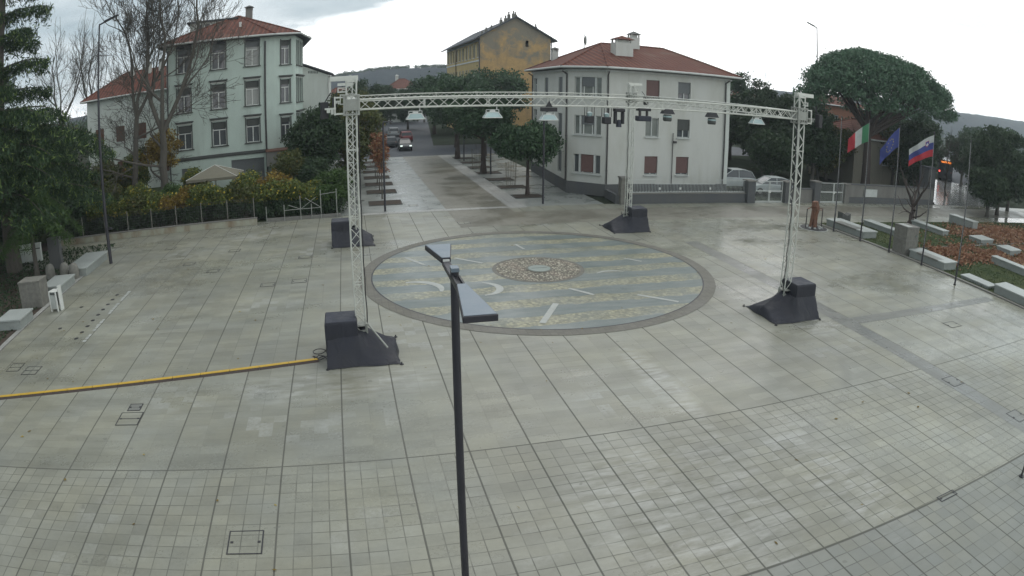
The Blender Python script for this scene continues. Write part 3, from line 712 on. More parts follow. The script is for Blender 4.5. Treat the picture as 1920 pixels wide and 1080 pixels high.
# draped bases
def base(x_, y_, flip, lb, seed):
    t = thing('mast_base', (x_, y_, 0), math.pi if flip else 0.0, lb, 'ballast base', 'black draped bases of the truss masts')
    g = np.random.default_rng(seed); N = 44; m = MB(); ph = g.uniform(0, 6, 8)
    by0, by1 = (-0.62, 0.42) if not flip else (-0.42, 0.62)
    def hh(a, b):
        fy = 1.0 if by0 <= b <= by1 else ((b+1.1)/(by0+1.1) if b < by0 else (1.1-b)/(1.1-by1))
        fy = max(0.0, fy)
        hb = 0.80*fy**1.1
        w_ = min(1, max(0, (a+0.15)/0.3)); w_ = w_*w_*(3-2*w_)
        at_ = max(0.0, 1-abs(b)/1.1)
        ridge = 0.95-0.62*max(0, a)/1.1
        ht = ridge*at_**0.9*(1-max(0, (a-1.02)/0.08))
        z_ = hb*(1-w_)+ht*w_ + 0.02
        edge_ = min(1, (1.1-abs(b))*3)*min(1, (1.1-a)*6)
        z_ += (0.022*math.sin(3.1*a+ph[0]+1.4*b)+0.014*math.sin(6.3*b+ph[1]-2.2*a))*edge_
        return max(z_, 0.012)
    for i in range(N+1):
        for j in range(N+1):
            a = -1.1+2.2*i/N; b = -1.1+2.2*j/N
            e = 1+0.025*math.sin(5*a+ph[3])*(abs(b) > 0.9)+0.025*math.sin(6*b+ph[4])*(abs(a) > 0.9)
            m.v.append((a*e, b*e, hh(a, b)))
    for i in range(N):
        for j in range(N):
            q = i*(N+1)+j; m.f.append((q, q+N+1, q+N+2, q+1)); m.mi.append(0)
    m.build('cloth_drape', MT['cloth'], t, smooth=True, off=(0, 0, 0))
    by = 0.15 if not flip else 0.15
    sgn = 1 if not flip else -1
    m = MB(); n_ = 10
    # draped ballast box: slightly bulging sides
    x0, x1 = -1.12, -0.12; y0, y1 = (-0.62, 0.42) if not flip else (-0.42, 0.62)
    rings = [(0.0, 0.03), (0.35, 0.01), (0.8, 0.015), (1.2, 0.0), (1.26, -0.02), (1.29, -0.07)]
    P = []
    for k_ in range(12):
        f_ = k_/12*4; s_ = int(f_); u_ = f_-s_
        P.append([(x0+(x1-x0)*u_, y0), (x1, y0+(y1-y0)*u_), (x1-(x1-x0)*u_, y1), (x0, y1-(y1-y0)*u_)][s_])
    cx, cy = (x0+x1)/2, (y0+y1)/2
    for z_, e in rings:
        for k_, (a, b) in enumerate(P):
            wv = 0.012*math.sin(k_*2.3+ph[5]+z_*3)*(1.2-z_)
            m.v.append((cx+(a-cx)*(1+e+wv), cy+(b-cy)*(1+e-wv), z_))
    for r_ in range(len(rings)-1):
        for k_ in range(12):
            j = (k_+1) % 12; m.f.append((r_*12+k_, r_*12+j, (r_+1)*12+j, (r_+1)*12+k_)); m.mi.append(0)
    m.f.append(tuple((len(rings)-1)*12+k_ for k_ in range(12))); m.mi.append(1)
    m.build('ballast_box', [MT['cloth'], MT['cloth_top']], t, bevel=0.02, off=(0, 0, 0))
    m = MB(); m.box(-0.2, 0.2, -0.2, 0.2, 0.78, 0.82); m.box(-0.2, 0.2, -0.2, 0.2, 0.95, 0.98)
    for s1 in (-1, 1):
        for s2 in (-1, 1): m.tube((s1*0.17, s2*0.17, 0.6), (s1*0.17, s2*0.17, 1.02), 0.03, 0.03, 6)
    m.build('mast_foot', MT['alu_dark'], t, off=(0, 0, 0))
    for s1 in (-1, 1):
        for s2 in (-1, 1):
            m = MB(); m.lathe((s1*1.12, s2*1.12, 0), [(0.06, 0.0), (0.06, 0.02), (0.02, 0.03), (0.02, 0.08), (0.0001, 0.08)], 12)
            m.build('levelling_foot', MT['black'], t, off=(0, 0, 0))
    if not flip and y_ < 25:
        m = MB(); m.tube((0.2, -0.1, 1.0), (0.75, -0.75, 0.42), 0.03, 0.03, 8); m.build('brace', MT['alu_dark'], t, off=(0, 0, 0))
base(0.08, 19.1, False, 'black draped ballast base of the front left mast at the end of the cable ramp', 1)
base(15.62, 19.1, True, 'black draped ballast base of the front right mast on the right of the mosaic', 2)
base(0.0, 34.25, False, 'black draped ballast base of the rear left mast near the young red tree', 3)
base(15.35, 34.1, True, 'black draped ballast base of the rear right mast beyond the mosaic', 4)

# stage lights hanging from the front beam
def flood(name='stage_floodlight'):
    t = thing(name, (0, 0, 0), 0, 'x', 'stage light', 'stage lights hanging from the truss')
    m = MB()   # open trapezoid reflector housing, wide side down
    a, b = 0.20, 0.33; z0, z1 = -0.20, 0.0
    top = [(-a, -0.10), (a, -0.10), (a, 0.10), (-a, 0.10)]; bot = [(-b, -0.17), (b, -0.17), (b, 0.17), (-b, 0.17)]
    m.v = [(p[0], p[1], z1) for p in top]+[(p[0], p[1], z0) for p in bot]
    m.f = [(3,2,1,0),(0,1,5,4),(1,2,6,5),(2,3,7,6),(3,0,4,7)]; m.mi = [0]*5
    m.build('housing', MT['lens'], t)
    m = MB()
    for p, q in ((0, 4), (1, 5), (2, 6), (3, 7)): m.tube(m_v(top, bot, p, z1, z0), m_v(top, bot, q, z1, z0), 0.016, 0.016, 5)
    for i in range(4):
        j = (i+1) % 4
        m.tube((*bot[i], z0), (*bot[j], z0), 0.02, 0.02, 5); m.tube((*top[i], z1), (*top[j], z1), 0.014, 0.014, 5)
    m.build('rim', MT['white'], t)
    m = MB(); m.tube((-0.1, 0, 0.02), (0.1, 0, 0.02), 0.05, 0.05, 8); m.tube((-0.24, 0, 0.09), (0.24, 0, 0.09), 0.014, 0.014, 5); m.tube((-.24, 0, .09), (-.24, 0, -.04), 0.014, 0.014, 5); m.tube((.24, 0, .09), (.24, 0, -.04), 0.014, 0.014, 5); m.tube((.16, 0, .09), (.16, 0, .30), 0.02, 0.02, 6); m.build('yoke', MT['white'], t)
    return t
def m_v(top, bot, i, z1, z0): return (*top[i], z1) if i < 4 else (*bot[i-4], z0)
fl = flood()
FL = [(1.93, 7.27, 'leftmost wide stage floodlight with pale rim under the front beam'), (4.20, 7.26, 'second wide stage floodlight from the left under the front beam'),
      (5.92, 7.18, 'third wide floodlight from the left, under a black bracket'), (13.55, 7.33, 'rightmost wide pale floodlight under the front beam')]
for i, (x_, z_, lb) in enumerate(FL):
    o = fl if i == 0 else copy_tree(fl); place(o, (x_, 19.0, z_), 0.0, lb, (.8, .8, .8))
def head(kind):
    t = thing('stage_spotlight', (0, 0, 0), 0, 'x', 'stage light', 'stage lights hanging from the truss')
    m = MB()
    if kind == 0:      # moving head in a wire frame, head up
        m.box(-0.12, 0.12, -0.12, 0.12, -0.36, -0.14); m.build('base', MT['black'], t, bevel=0.02)
        for s_ in (-1, 1):
            for q in (-1, 1): m = MB(); m.tube((s_*0.12, q*0.1, -0.14), (s_*0.12, q*0.1, 0.14), 0.012, 0.012, 5); m.build('cage_bar', MT['pipe'], t)
        m = MB(); m.lathe((0, 0, -0.14), [(0.08, 0), (0.10, 0.1), (0.0001, 0.14)], 12); m.build('lamp_head', MT['lens'], t)
    elif kind == 1:    # big yoke with a gap
        m.box(-0.17, 0.17, -0.12, 0.12, 0.06, 0.17); m.build('base', MT['black'], t, bevel=0.02)
        m = MB(); m.box(-0.17, -0.08, -0.07, 0.07, -0.32, 0.058); m.build('yoke_arm', MT['black'], t, bevel=0.02); m = MB(); m.box(0.08, 0.17, -0.07, 0.07, -0.32, 0.058); m.build('yoke_arm', MT['black'], t, bevel=0.02)
        m = MB(); m.lathe((0, 0, -0.42), [(0.0001, 0), (0.09, 0), (0.075, 0.22), (0.0001, 0.24)], 14); m.build('lamp_head', MT['cloth_top'], t)
    elif kind == 2:    # low wash light on two arms
        m.box(-0.22, 0.22, -0.12, 0.12, 0.07, 0.16); m.build('base', MT['black'], t, bevel=0.015)
        m = MB(); m.box(-0.15, -0.10, -0.05, 0.05, -0.14, 0.068); m.build('yoke_arm', MT['pipe'], t); m = MB(); m.box(0.10, 0.15, -0.05, 0.05, -0.14, 0.068); m.build('yoke_arm', MT['pipe'], t)
        m = MB(); m.box(-0.24, 0.24, -0.13, 0.13, -0.26, -0.09); m.build('lamp_head', MT['cloth_top'], t, bevel=0.03)
    elif kind == 3:    # spot with barn doors
        m.v = [(-.13, -.1, .14), (.13, -.1, .14), (.13, .1, .14), (-.13, .1, .14), (-.22, -.12, -.02), (.22, -.12, -.02), (.22, .12, -.02), (-.22, .12, -.02)]
        m.f = [(0,1,2,3),(0,4,5,1),(1,5,6,2),(2,6,7,3),(3,7,4,0)]; m.mi = [0]*5
        m.build('barn_doors', MT['black'], t); m = MB(); m.lathe((0, 0, -0.26), [(0.0001, 0), (0.13, 0.0), (0.15, 0.06), (0.13, 0.22), (0.0001, 0.22)], 16); m.build('lamp_head', MT['trim'], t)
        m = MB(); m.lathe((0, 0, -0.13), [(0.152, 0), (0.152, 0.05)], 16); m.build('lens_ring', MT['lens'], t)
    return t
HD = [(7.23, 7.30, 0, 'caged moving stage light left of the big yoke light'), (7.80, 7.28, 0, 'second caged moving stage light touching the big yoke light'), (8.22, 7.25, 1, 'tall black yoke stage light with a gap between its arms'),
      (9.07, 7.30, 2, 'low wide black wash light on two short arms'), (9.94, 7.33, 3, 'black spotlight with flaps right of the wide wash light'), (11.65, 7.30, 3, 'black spotlight with flaps standing alone at the right half of the beam')]
made = {}
for x_, z_, k_, lb in HD:
    if k_ not in made: made[k_] = head(k_); o = made[k_]
    else: o = copy_tree(made[k_])
    place(o, (x_, 19.0, z_), 0.0, lb)
t = thing('bracket_plate', (5.9, 19.05, 7.42), 0, 'black triangular hanger plate on the front beam above a floodlight', 'bracket')
m = MB(); m.prism([(0, 0)], 0, 0) if False else None
m.v = [(-.11, -.17, 0), (.11, -.17, 0), (0, -.17, .2), (-.11, -.15, 0), (.11, -.15, 0), (0, -.15, .2)]; m.f = [(0,1,2),(5,4,3),(0,3,4,1),(1,4,5,2),(2,5,3,0)]; m.mi = [0]*5
m.build('plate', MT['black'], t, off=(0, 0, 0))
m = MB(); m.box(-0.2, 0.28, -.1, .1, -0.14, -0.02); m.build('clamp_bar', MT['black'], t, off=(0, 0, 0))

# ------------------------------------------------------------------ lamps
def bar_head(mb, x0, x1, wa, wb, z_, th=0.055):
    """trapezoid along y from x0 (width wa) to x1 (width wb)"""
    mb.v += [(-wa/2, x0, z_), (wa/2, x0, z_), (wb/2, x1, z_), (-wb/2, x1, z_), (-wa/2, x0, z_+th), (wa/2, x0, z_+th), (wb/2, x1, z_+th), (-wb/2, x1, z_+th)]
    b = len(mb.v)-8
    for q in ((0,3,2,1),(4,5,6,7),(0,1,5,4),(1,2,6,5),(2,3,7,6),(3,0,4,7)): mb.f.append(tuple(b+i for i in q)); mb.mi.append(0)
t = thing('square_lamp', (1.265, 7.95, 0), 0, 'dark grey lamp post in the foreground with two wedge shaped heads', 'street lamp')
m = MB(); m.tube((0, 0, 0), (0, 0, 5.70), 0.062, 0.055, 20); m.build('pole', MT['lamp'], t, smooth=False, off=(0, 0, 0))
m = MB(); m.obox((0, 0, 5.72), (0.10, 0.16, 0.05)); m.build('cap', MT['lamp_top'], t, off=(0, 0, 0))
m = MB()
m.v = [(-.055, .75, 5.56), (.055, .75, 5.56), (.055, -.50, 5.56), (-.055, -.50, 5.56), (-.055, .75, 5.63), (.055, .75, 5.63), (.055, -.50, 5.63), (-.055, -.50, 5.63)]
m.f = [(0,1,2,3),(7,6,5,4),(4,5,1,0),(5,6,2,1),(6,7,3,2),(7,4,0,3)]; m.mi = [0]*6; m.build('arm', MT['lamp'], t, bevel=0.01, off=(0, 0, 0))
for sg, a0, a1, wa, wb in ((1, 0.72, 1.52, 0.13, 0.40), (-1, 0.52, 1.66, 0.13, 0.38)):
    m = MB(); bar_head(m, a0, a1, wa, wb, 5.60, 0.075)
    if sg < 0: m.v = [(-a, -b, c) for a, b, c in m.v]
    h_ = m.build('lamp_head', MT['lamp'], t, bevel=0.008, off=(0, 0, 0))
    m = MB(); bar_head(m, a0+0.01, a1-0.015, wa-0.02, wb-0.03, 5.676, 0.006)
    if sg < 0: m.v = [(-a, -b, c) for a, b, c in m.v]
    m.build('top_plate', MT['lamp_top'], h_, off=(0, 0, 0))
m = MB(); m.box(-0.045, 0.045, 0.69, 0.7195, 5.615, 5.655); m.build('sticker', MT['white'], t, off=(0, 0, 0))
m = MB(); m.box(-0.055, -0.03, -0.46, -0.1, 5.632, 5.66); m.box(0.03, 0.055, -0.46, -0.1, 5.632, 5.66); m.build('rail', MT['black'], t, off=(0, 0, 0))
# mid street lamps (single flat head)
ml = thing('street_lamp', (0, 0, 0), 0, 'x', 'street lamp', 'slim dark lamps at the mouth of the street')
m = MB(); m.tube((0, 0, 0), (0, 0, 5.85), 0.075, 0.06, 10); m.build('pole', MT['lamp'], ml)
m = MB(); m.box(0, 0.62, -0.09, 0.09, 5.86, 5.93); m.build('lamp_head', MT['lamp'], ml, bevel=0.008)
for i, (x_, y_, lb, r_) in enumerate(((2.22, 42.6, 'slim lamp post beside the young red tree on the left pavement', 0.15), (12.99, 42.7, 'slim lamp post beside the first right hand street tree', 0.3), (42.3, 34.6, 'thin lamp post behind the lawn on the right', 0.4),
                                  (12.75, 58.4, 'slim lamp post beside a thick trunk in the street row', 0.2), (12.3, 69.8, 'farthest slim lamp post in the right street row', 0.2))):
    o = ml if i == 0 else copy_tree(ml); place(o, (x_, y_, 0), r_, lb)
tl = thing('tall_lamp', (0, 0, 0), 0, 'x', 'street lamp', 'tall lamps on the two sides of the square')
m = MB(); m.tube((0, 0, 0), (0, 0, 13.3), 0.11, 0.05, 10); m.build('pole', MT['lamp'], tl)
m = MB(); m.tube((0, 0, 13.25), (0.45, 0, 13.38), 0.05, 0.045, 8); m.build('arm', MT['lamp'], tl)
m = MB(); m.v = [(.35, -.12, 13.32), (1.25, -.12, 13.56), (1.25, .12, 13.56), (.35, .12, 13.32), (.35, -.12, 13.42), (1.25, -.12, 13.62), (1.25, .12, 13.62), (.35, .12, 13.42)]
m.f = [(0,3,2,1),(4,5,6,7),(0,1,5,4),(1,2,6,5),(2,3,7,6),(3,0,4,7)]; m.mi = [0]*6; m.build('lamp_head', MT['lamp'], tl)
m = MB(); m.box(0.1, 0.35, -0.06, 0.06, 1.9, 2.0); m.build('sign_bracket', MT['black'], tl)
place(tl, (-14.12, 33.9, 0), -0.1, 'tall dark lamp on the left beside the cedar')
place(copy_tree(tl), (48.3, 56.0, 0), math.pi-0.1, 'tall lamp rising above the left end of the umbrella pine', (1.1, 1.1, 1.285))

# ------------------------------------------------------------------ flagpoles and flags
fp = thing('flagpole', (0, 0, 0), 0, 'x', 'flagpole', 'flagpoles along the park edge')
m = MB(); m.tube((0, 0, 0), (0, 0, 7.6), 0.055, 0.03, 8); m.build('pole', MT['lamp'], fp)
m = MB(); m.lathe((0, 0, 7.6), [(0.0001, -.02), (0.045, 0), (0.045, .03), (0.0001, .06)], 8); m.build('finial', MT['lamp'], fp)
m = MB(); m.lathe((0, 0, 0), [(0.09, 0), (0.09, .03), (0.055, .04)], 10); m.build('foot', MT['black'], fp)
m = MB(); m.tube((-0.065, -0.03, 1.2), (-0.05, -0.02, 7.5), 0.006, 0.006, 4); m.build('halyard', MT['white'], fp)
FP = [(29.75, 31.75, 'bare flagpole beside the ring of the rusty sculpture'), (29.82, 29.1, 'flagpole that flies the green, white and red flag'), (29.83, 26.35, 'flagpole that flies the dark blue flag'),
      (29.9, 23.5, 'flagpole that flies the white, blue and red flag'), (28.85, 19.9, 'bare flagpole nearest the camera on the right')]
for i, (x_, y_, lb) in enumerate(FP):
    o = fp if i == 0 else copy_tree(fp); place(o, (x_, y_, 0), 0.0, lb)
def flag(x_, y_, ztop, w_, h_, mats, horiz, lb, droop=0.5, seed=0, emblem=None):
    t = thing('flag', (x_, y_, ztop), 0, lb, 'flag')
    nx, nz = 24, 18
    dirv = Vector((-0.80, 0.60)).normalized()
    def P(i, j):
        a = i/nx; b = j/nz
        s_ = a*w_*(0.88)
        sag = droop*(a**1.25)*w_
        wv = 0.10*math.sin(a*9+b*2.2+seed)*a**0.6+0.05*math.sin(a*17+b*4+seed)*a
        hsc = 1-0.22*a
        return (x_+dirv.x*s_-dirv.y*wv, y_+dirv.y*s_+dirv.x*wv, ztop-b*h_*hsc-sag)
    bands = len(mats)
    for k_ in range(bands):
        m = MB()
        rng_i = range(nx*k_//bands, nx*(k_+1)//bands) if horiz else range(nx)
        rng_j = range(nz) if horiz else range(nz*k_//bands, nz*(k_+1)//bands)
        for i in rng_i:
            for j in rng_j: m.face([P(i, j), P(i+1, j), P(i+1, j+1), P(i, j+1)])
        o = m.build('stripe' if bands > 1 else 'field', mats[k_], t, smooth=True)
        md = o.modifiers.new('t', 'SOLIDIFY'); md.thickness = 0.012
    if emblem:
        emblem(P, nx, nz, t)
def stars(P, nx, nz, t):
    for k_ in range(12):
        a_ = 2*math.pi*k_/12; i = nx*(0.5+0.19*math.sin(a_)); j = nz*(0.5+0.29*math.cos(a_))
        c = Vector(P(i, j)); ex = (Vector(P(i+1, j))-c).normalized(); ez = (Vector(P(i, j+1))-c).normalized(); nn_ = ex.cross(ez)
        m = MB(); pts_ = []
        for q in range(10):
            r_ = 0.05 if q % 2 == 0 else 0.022; an = math.pi*q/5
            pts_.append(tuple(c + ex*(math.sin(an)*r_) - ez*(math.cos(an)*r_) - nn_*0.02))
        m.face(pts_); pts2 = [tuple(Vector(p_)+nn_*0.04) for p_ in pts_]; m.face(pts2)
        m.build('star', MT['flag_y'], t)
def crest(P, nx, nz, t):
    i, j = nx*0.27, nz*0.31
    c = Vector(P(i, j)); ex = (Vector(P(i+1, j))-c).normalized(); ez = (Vector(P(i, j+1))-c).normalized(); nn_ = ex.cross(ez)
    def shp(pts_, mat, nm, off):
        for s_ in (-1, 1):
            m = MB(); m.face([tuple(c+ex*a-ez*b+nn_*off*s_) for a, b in pts_]); m.build(nm, mat, t)
    shp([(-.13, .15), (.13, .15), (.13, -.05), (.07, -.14), (0, -.18), (-.07, -.14), (-.13, -.05)], MT['flag_r'], 'shield_border', 0.014)
    shp([(-.11, .13), (.11, .13), (.11, -.04), (.06, -.12), (0, -.16), (-.06, -.12), (-.11, -.04)], MT['flag_b'], 'shield', 0.017)
    shp([(-.10, -.05), (-.05, .02), (-.03, 0.0), (0, .08), (.03, 0.0), (.05, .02), (.10, -.05), (.05, -.11), (0, -.13), (-.05, -.11)], MT['flag_w'], 'mountain', 0.020)
flag(29.78, 29.08, 7.45, 1.55, 1.15, [MT['flag_g'], MT['flag_w'], MT['flag_r']], True, 'green, white and red upright striped flag hanging from its pole', 0.75, 0.0)
flag(29.79, 26.33, 7.5, 1.35, 1.15, [MT['flag_b']], True, 'dark blue flag with a ring of yellow stars', 1.1, 1.3, stars)
flag(29.86, 23.48, 7.45, 1.75, 1.2, [MT['flag_w'], MT['flag_b'], MT['flag_r']], False, 'white, blue and red flag with a shield blown to the left', 0.6, 2.1, crest)

# ------------------------------------------------------------------ left edge furniture
def bench(x0, x1, y0, y1, h_, lb, group, rot=0.0, recess=False):
    cx, cy = (x0+x1)/2, (y0+y1)/2
    t = thing('stone_bench', (cx, cy, 0), rot, lb, 'bench', group)
    a, b = (x1-x0)/2, (y1-y0)/2
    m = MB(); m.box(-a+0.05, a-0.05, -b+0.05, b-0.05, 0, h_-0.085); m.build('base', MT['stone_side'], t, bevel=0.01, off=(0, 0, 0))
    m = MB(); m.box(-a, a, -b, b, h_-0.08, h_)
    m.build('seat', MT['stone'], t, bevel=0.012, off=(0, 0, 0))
    if recess:
        m = MB(); m.box(-a-0.01, 0.0, -b*0.62, b*0.55, h_-0.11, h_+0.004); m.build('wooden_inset', MT['dark_slab'], t, bevel=0.01, off=(0, 0, 0))
GL = 'stone block benches along the left edge'
bench(-16.5, -15.02, 23.45, 24.95, .50, 'pale square stone bench block at the left edge, nearest the camera', GL)
bench(-16.35, -15.0, 28.3, 30.4, .48, 'stone bench block behind the white bin in front of the round bollards', GL)
bench(-16.3, -14.75, 31.5, 35.1, .48, 'longest pale stone bench on the left beside the tall lamp', GL)
bo = thing('stone_bollard', (0, 0, 0), 0, 'x', 'bollard', 'round topped stone bollards by the left benches')
m = MB(); m.lathe((0, 0, 0), [(0.30, 0), (0.31, 0.35), (0.29, 0.60), (0.22, 0.76), (0.12, 0.84), (0.0001, 0.87)], 20); m.build('body', MT['oldstone'], bo, smooth=True)
for i, (x_, y_, lb) in enumerate(((-15.45, 31.2, 'right round topped bollard nearest the long bench'), (-16.25, 31.55, 'middle round topped bollard of the three'), (-17.3, 31.6, 'left round topped bollard of the three'))):
    o = bo if i == 0 else copy_tree(bo); place(o, (x_, y_, 0), 0, lb)
t = thing('litter_bin', (-14.15, 25.95, 0), R(-14), 'white slatted litter bin at the left kerb', 'litter bin')
m = MB()
for s_ in (-1, 1):
    for q in (-1, 1): m.box(s_*.22-.03, s_*.22+.03, q*.2-.03, q*.2+.03, 0, 0.88)
m.box(.24, .30, -.05, .22, 0, 1.12)
m.build('frame', MT['white'], t, bevel=0.006, off=(0, 0, 0))
m = MB(); m.box(-.185, .185, -.225, -.205, .12, .76); m.box(-.185, .185, .205, .225, .12, .8); m.box(-.245, -.225, -.165, .165, .12, .8); m.build('side_panel', MT['inlay'], t, off=(0, 0, 0))
m = MB(); m.box(-.25, .25, -.23, .23, .885, .92); m.build('lid', MT['white'], t, off=(0, 0, 0))
m = MB(); m.box(-.17, .17, -.19, -.13, .77, .875); m.build('opening', MT['trim'], t, off=(0, 0, 0))
def block(name, x_, y_, w_, d_, h_, lb, cat, mat, rot=0.0, cap=None):
    t = thing(name, (x_, y_, 0), rot, lb, cat)
    m = MB(); m.box(-w_/2, w_/2, -d_/2, d_/2, 0, h_-0.09); m.build('body', mat, t, bevel=0.02, off=(0, 0, 0))
    m = MB(); m.box(-w_/2-.02, w_/2+.02, -d_/2-.02, d_/2+.02, h_-0.087, h_); m.build('top_slab', cap or mat, t, bevel=0.015, off=(0, 0, 0))
    return t
t = block('stone_cabinet', -15.95, 26.9, 1.35, 0.9, 1.30, 'brownish stone cabinet standing left of the white bin', 'cabinet', MT['oldstone'])
m = MB(); m.box(-.5, .4, -.462, -.452, .75, 1.15); m.build('door', MT['oldstone'], t, off=(0, 0, 0))
t = block('stone_stele', -17.9, 33.8, 0.85, 0.4, 1.85, 'tall dark grey stone slab under the cedar', 'monument', MT['plinth'])
m = MB(); m.box(-.5, .5, -.3, .3, -0.02, 0.06); m.build('footing', MT['concrete'], t, off=(0, 0, 0))
t = block('information_panel', -21.4, 36.4, 1.9, 0.25, 1.15, 'pale rectangular panel low under the cedar', 'panel', MT['white_wall'], 0.1)
m = MB(); m.box(-.93, .93, -.135, -.125, .8, .86); m.build('rail', MT['trim'], t, off=(0, 0, 0))

# ------------------------------------------------------------------ right park furniture
GR = 'stone benches and walls of the right park'
bench(30.5, 31.95, 29.5, 33.5, .50, 'long pale stone bench at the park edge beside the rusty sculpture', GR, 0, True)
bench(30.5, 31.95, 22.1, 25.2, .50, 'pale stone bench with a dark inset behind the third flagpole', GR, 0, True)
bench(30.5, 31.95, 15.2, 18.1, .50, 'pale stone bench at the right edge of the picture', GR)
bench(42.0, 44.1, 26.9, 28.3, .40, 'isolated pale stone seat on the lawn behind the blank flagpole', GR)
bench(41.8, 43.7, 23.7, 25.2, .45, 'pale stone seat among the fallen leaves on the far right', GR)
bench(37.3, 38.1, 19.6, 22.8, .50, 'long narrow stone wall in the lawn at the right edge', GR)
bench(34.3, 35.2, 29.6, 33.4, .42, 'low stone wall on the lawn behind the first bench', GR)
bench(40.0, 40.9, 29.6, 33.5, .42, 'low stone wall behind the square stone monument', GR)
bench(46.8, 47.8, 31.2, 34.2, .75, 'high dark stone wall at the back of the lawn', GR)
bench(30.6, 31.6, 18.5, 20.8, .22, 'flat stone step in the park edge between two flagpoles', GR)
t = block('stone_monument', 30.95, 25.95, 1.25, 1.15, 1.75, 'square dark stone monument with a pale cap beside the blue flag', 'monument', MT['oldstone'], 0.0, MT['concrete'])
m = MB(); m.box(-.58, -.05, -.56, .35, 1.752, 1.775); m.build('pale_plate', MT['inlay'], t, off=(0, 0, 0))
m = MB(); m.lathe((0.35, -0.60, 1.2), [(0.0001, -.06), (.06, -.05), (.06, .05), (0.0001, .06)], 10); m.build('emblem', MT['steel'], t, off=(0, 0, 0))
m = MB(); m.box(-.66, .66, -.6, .6, 0.9, 0.96); m.build('band', MT['concrete'], t, off=(0, 0, 0))
t = thing('notched_box', (33.4, 34.6, 0), 0.1, 'small dark box with a notched top behind the first bench', 'planter')
m = MB(); m.v = [(-.5, -.25, 0), (.5, -.25, 0), (.5, -.25, .62), (.1, -.25, .45), (-.15, -.25, .55), (-.5, -.25, .72), (-.5, .25, 0), (.5, .25, 0), (.5, .25, .62), (.1, .25, .45), (-.15, .25, .55), (-.5, .25, .72)]
m.f = [(0,1,2,3,4,5), (11,10,9,8,7,6), (1,7,8,2), (2,8,9,3), (3,9,10,4), (4,10,11,5), (5,11,6,0)]; m.mi = [0]*7; m.build('body', MT['trim'], t, off=(0, 0, 0))
# rusty sculpture in a circular frame
t = thing('rusty_sculpture', (28.75, 32.75, 0), 0, 'rusty upright sculpture inside a dark metal frame on a round black plate', 'sculpture')
m = MB(); m.lathe((0, 0, 0), [(0.95, 0.0), (0.95, 0.05), (0.80, 0.055), (0.0001, 0.055)], 36); m.build('round_plate', MT['black'], t, off=(0, 0, 0))
m = MB(); m.lathe((0, 0, 0), [(1.05, 0.0), (1.05, 0.02), (0.952, 0.02)], 36); m.build('stone_rim', MT['inlay'], t, off=(0, 0, 0))
m = MB(); prof = [(0.0, 0, 0.12), (0.05, 0.0, 0.15), (-0.04, 0.5, 0.14), (0.03, 0.9, 0.20), (0.08, 1.15, 0.26), (0.0, 1.4, 0.30), (-0.05, 1.75, 0.22)]
prev = None
for (dx, z_, r_) in prof:
    if prev: m.tube((prev[0], 0, prev[1]+0.05), (dx, 0.02, z_+0.05), prev[2], r_, 7)
    prev = (dx, z_, r_)
m.tube((0.22, 0.05, 0.05), (0.12, 0, 1.4), 0.09, 0.13, 6); m.tube((-0.25, 0.1, 0.05), (-0.1, 0.05, 1.5), 0.10, 0.13, 6)
m.build('figure', MT['rust'], t, off=(0, 0, 0))
for a, b in ((-.78, -.05), (.74, .05)):
    m = MB(); m.tube((a, b, 0.05), (a, b, 1.32), 0.04, 0.04, 6); m.build('frame_post', MT['pipe'], t, off=(0, 0, 0))
m = MB(); m.path([(-.78, -.05, 1.30), (0, 0.35, 1.38), (.74, .05, 1.30)], 0.03, 6); m.path([(0.1, 0.0, 1.2), (.74, .05, 1.22)], 0.03, 6); m.build('frame_rail', MT['rust'], t, off=(0, 0, 0))
for i in range(9):
    m = MB(); a = i*0.7; m.lathe((0.55*math.cos(a), 0.5*math.sin(a), 0.055), [(0.10, 0), (0.09, .07), (0.0001, .1)], 8)
    m.build('white_pebble', MT['inlay'], t, off=(0, 0, 0))
# dark post just inside the right border
t = thing('rail_post', (15.0, 6.13, 0), 0, 'short dark post cut off by the right border of the picture', 'post')
m = MB(); m.tube((0, 0, 0), (0.12, 0.1, 0.9), 0.035, 0.035, 8); m.build('pole', MT['pipe'], t, off=(0, 0, 0))
m = MB(); m.lathe((0, 0, 0), [(0.09, 0), (0.08, .03), (0.0001, .03)], 12); m.build('foot', MT['black'], t, off=(0, 0, 0))
# leaves scattered on the paving
n = 170
P = np.zeros((n, 3)); P[:, 0] = rng.uniform(-14, 29, n); P[:, 1] = rng.uniform(6, 40, n); P[:, 2] = 0.012
q = cards(P, 0.11, 0.7, 0.97); q[:, :, 2] = 0.008 + rng.uniform(0, 0.02, (n, 1))
tag(quads('fallen_leaves', q, LEAF['orange']), 'few dry leaves scattered over the wet paving', 'leaves', kind='stuff')
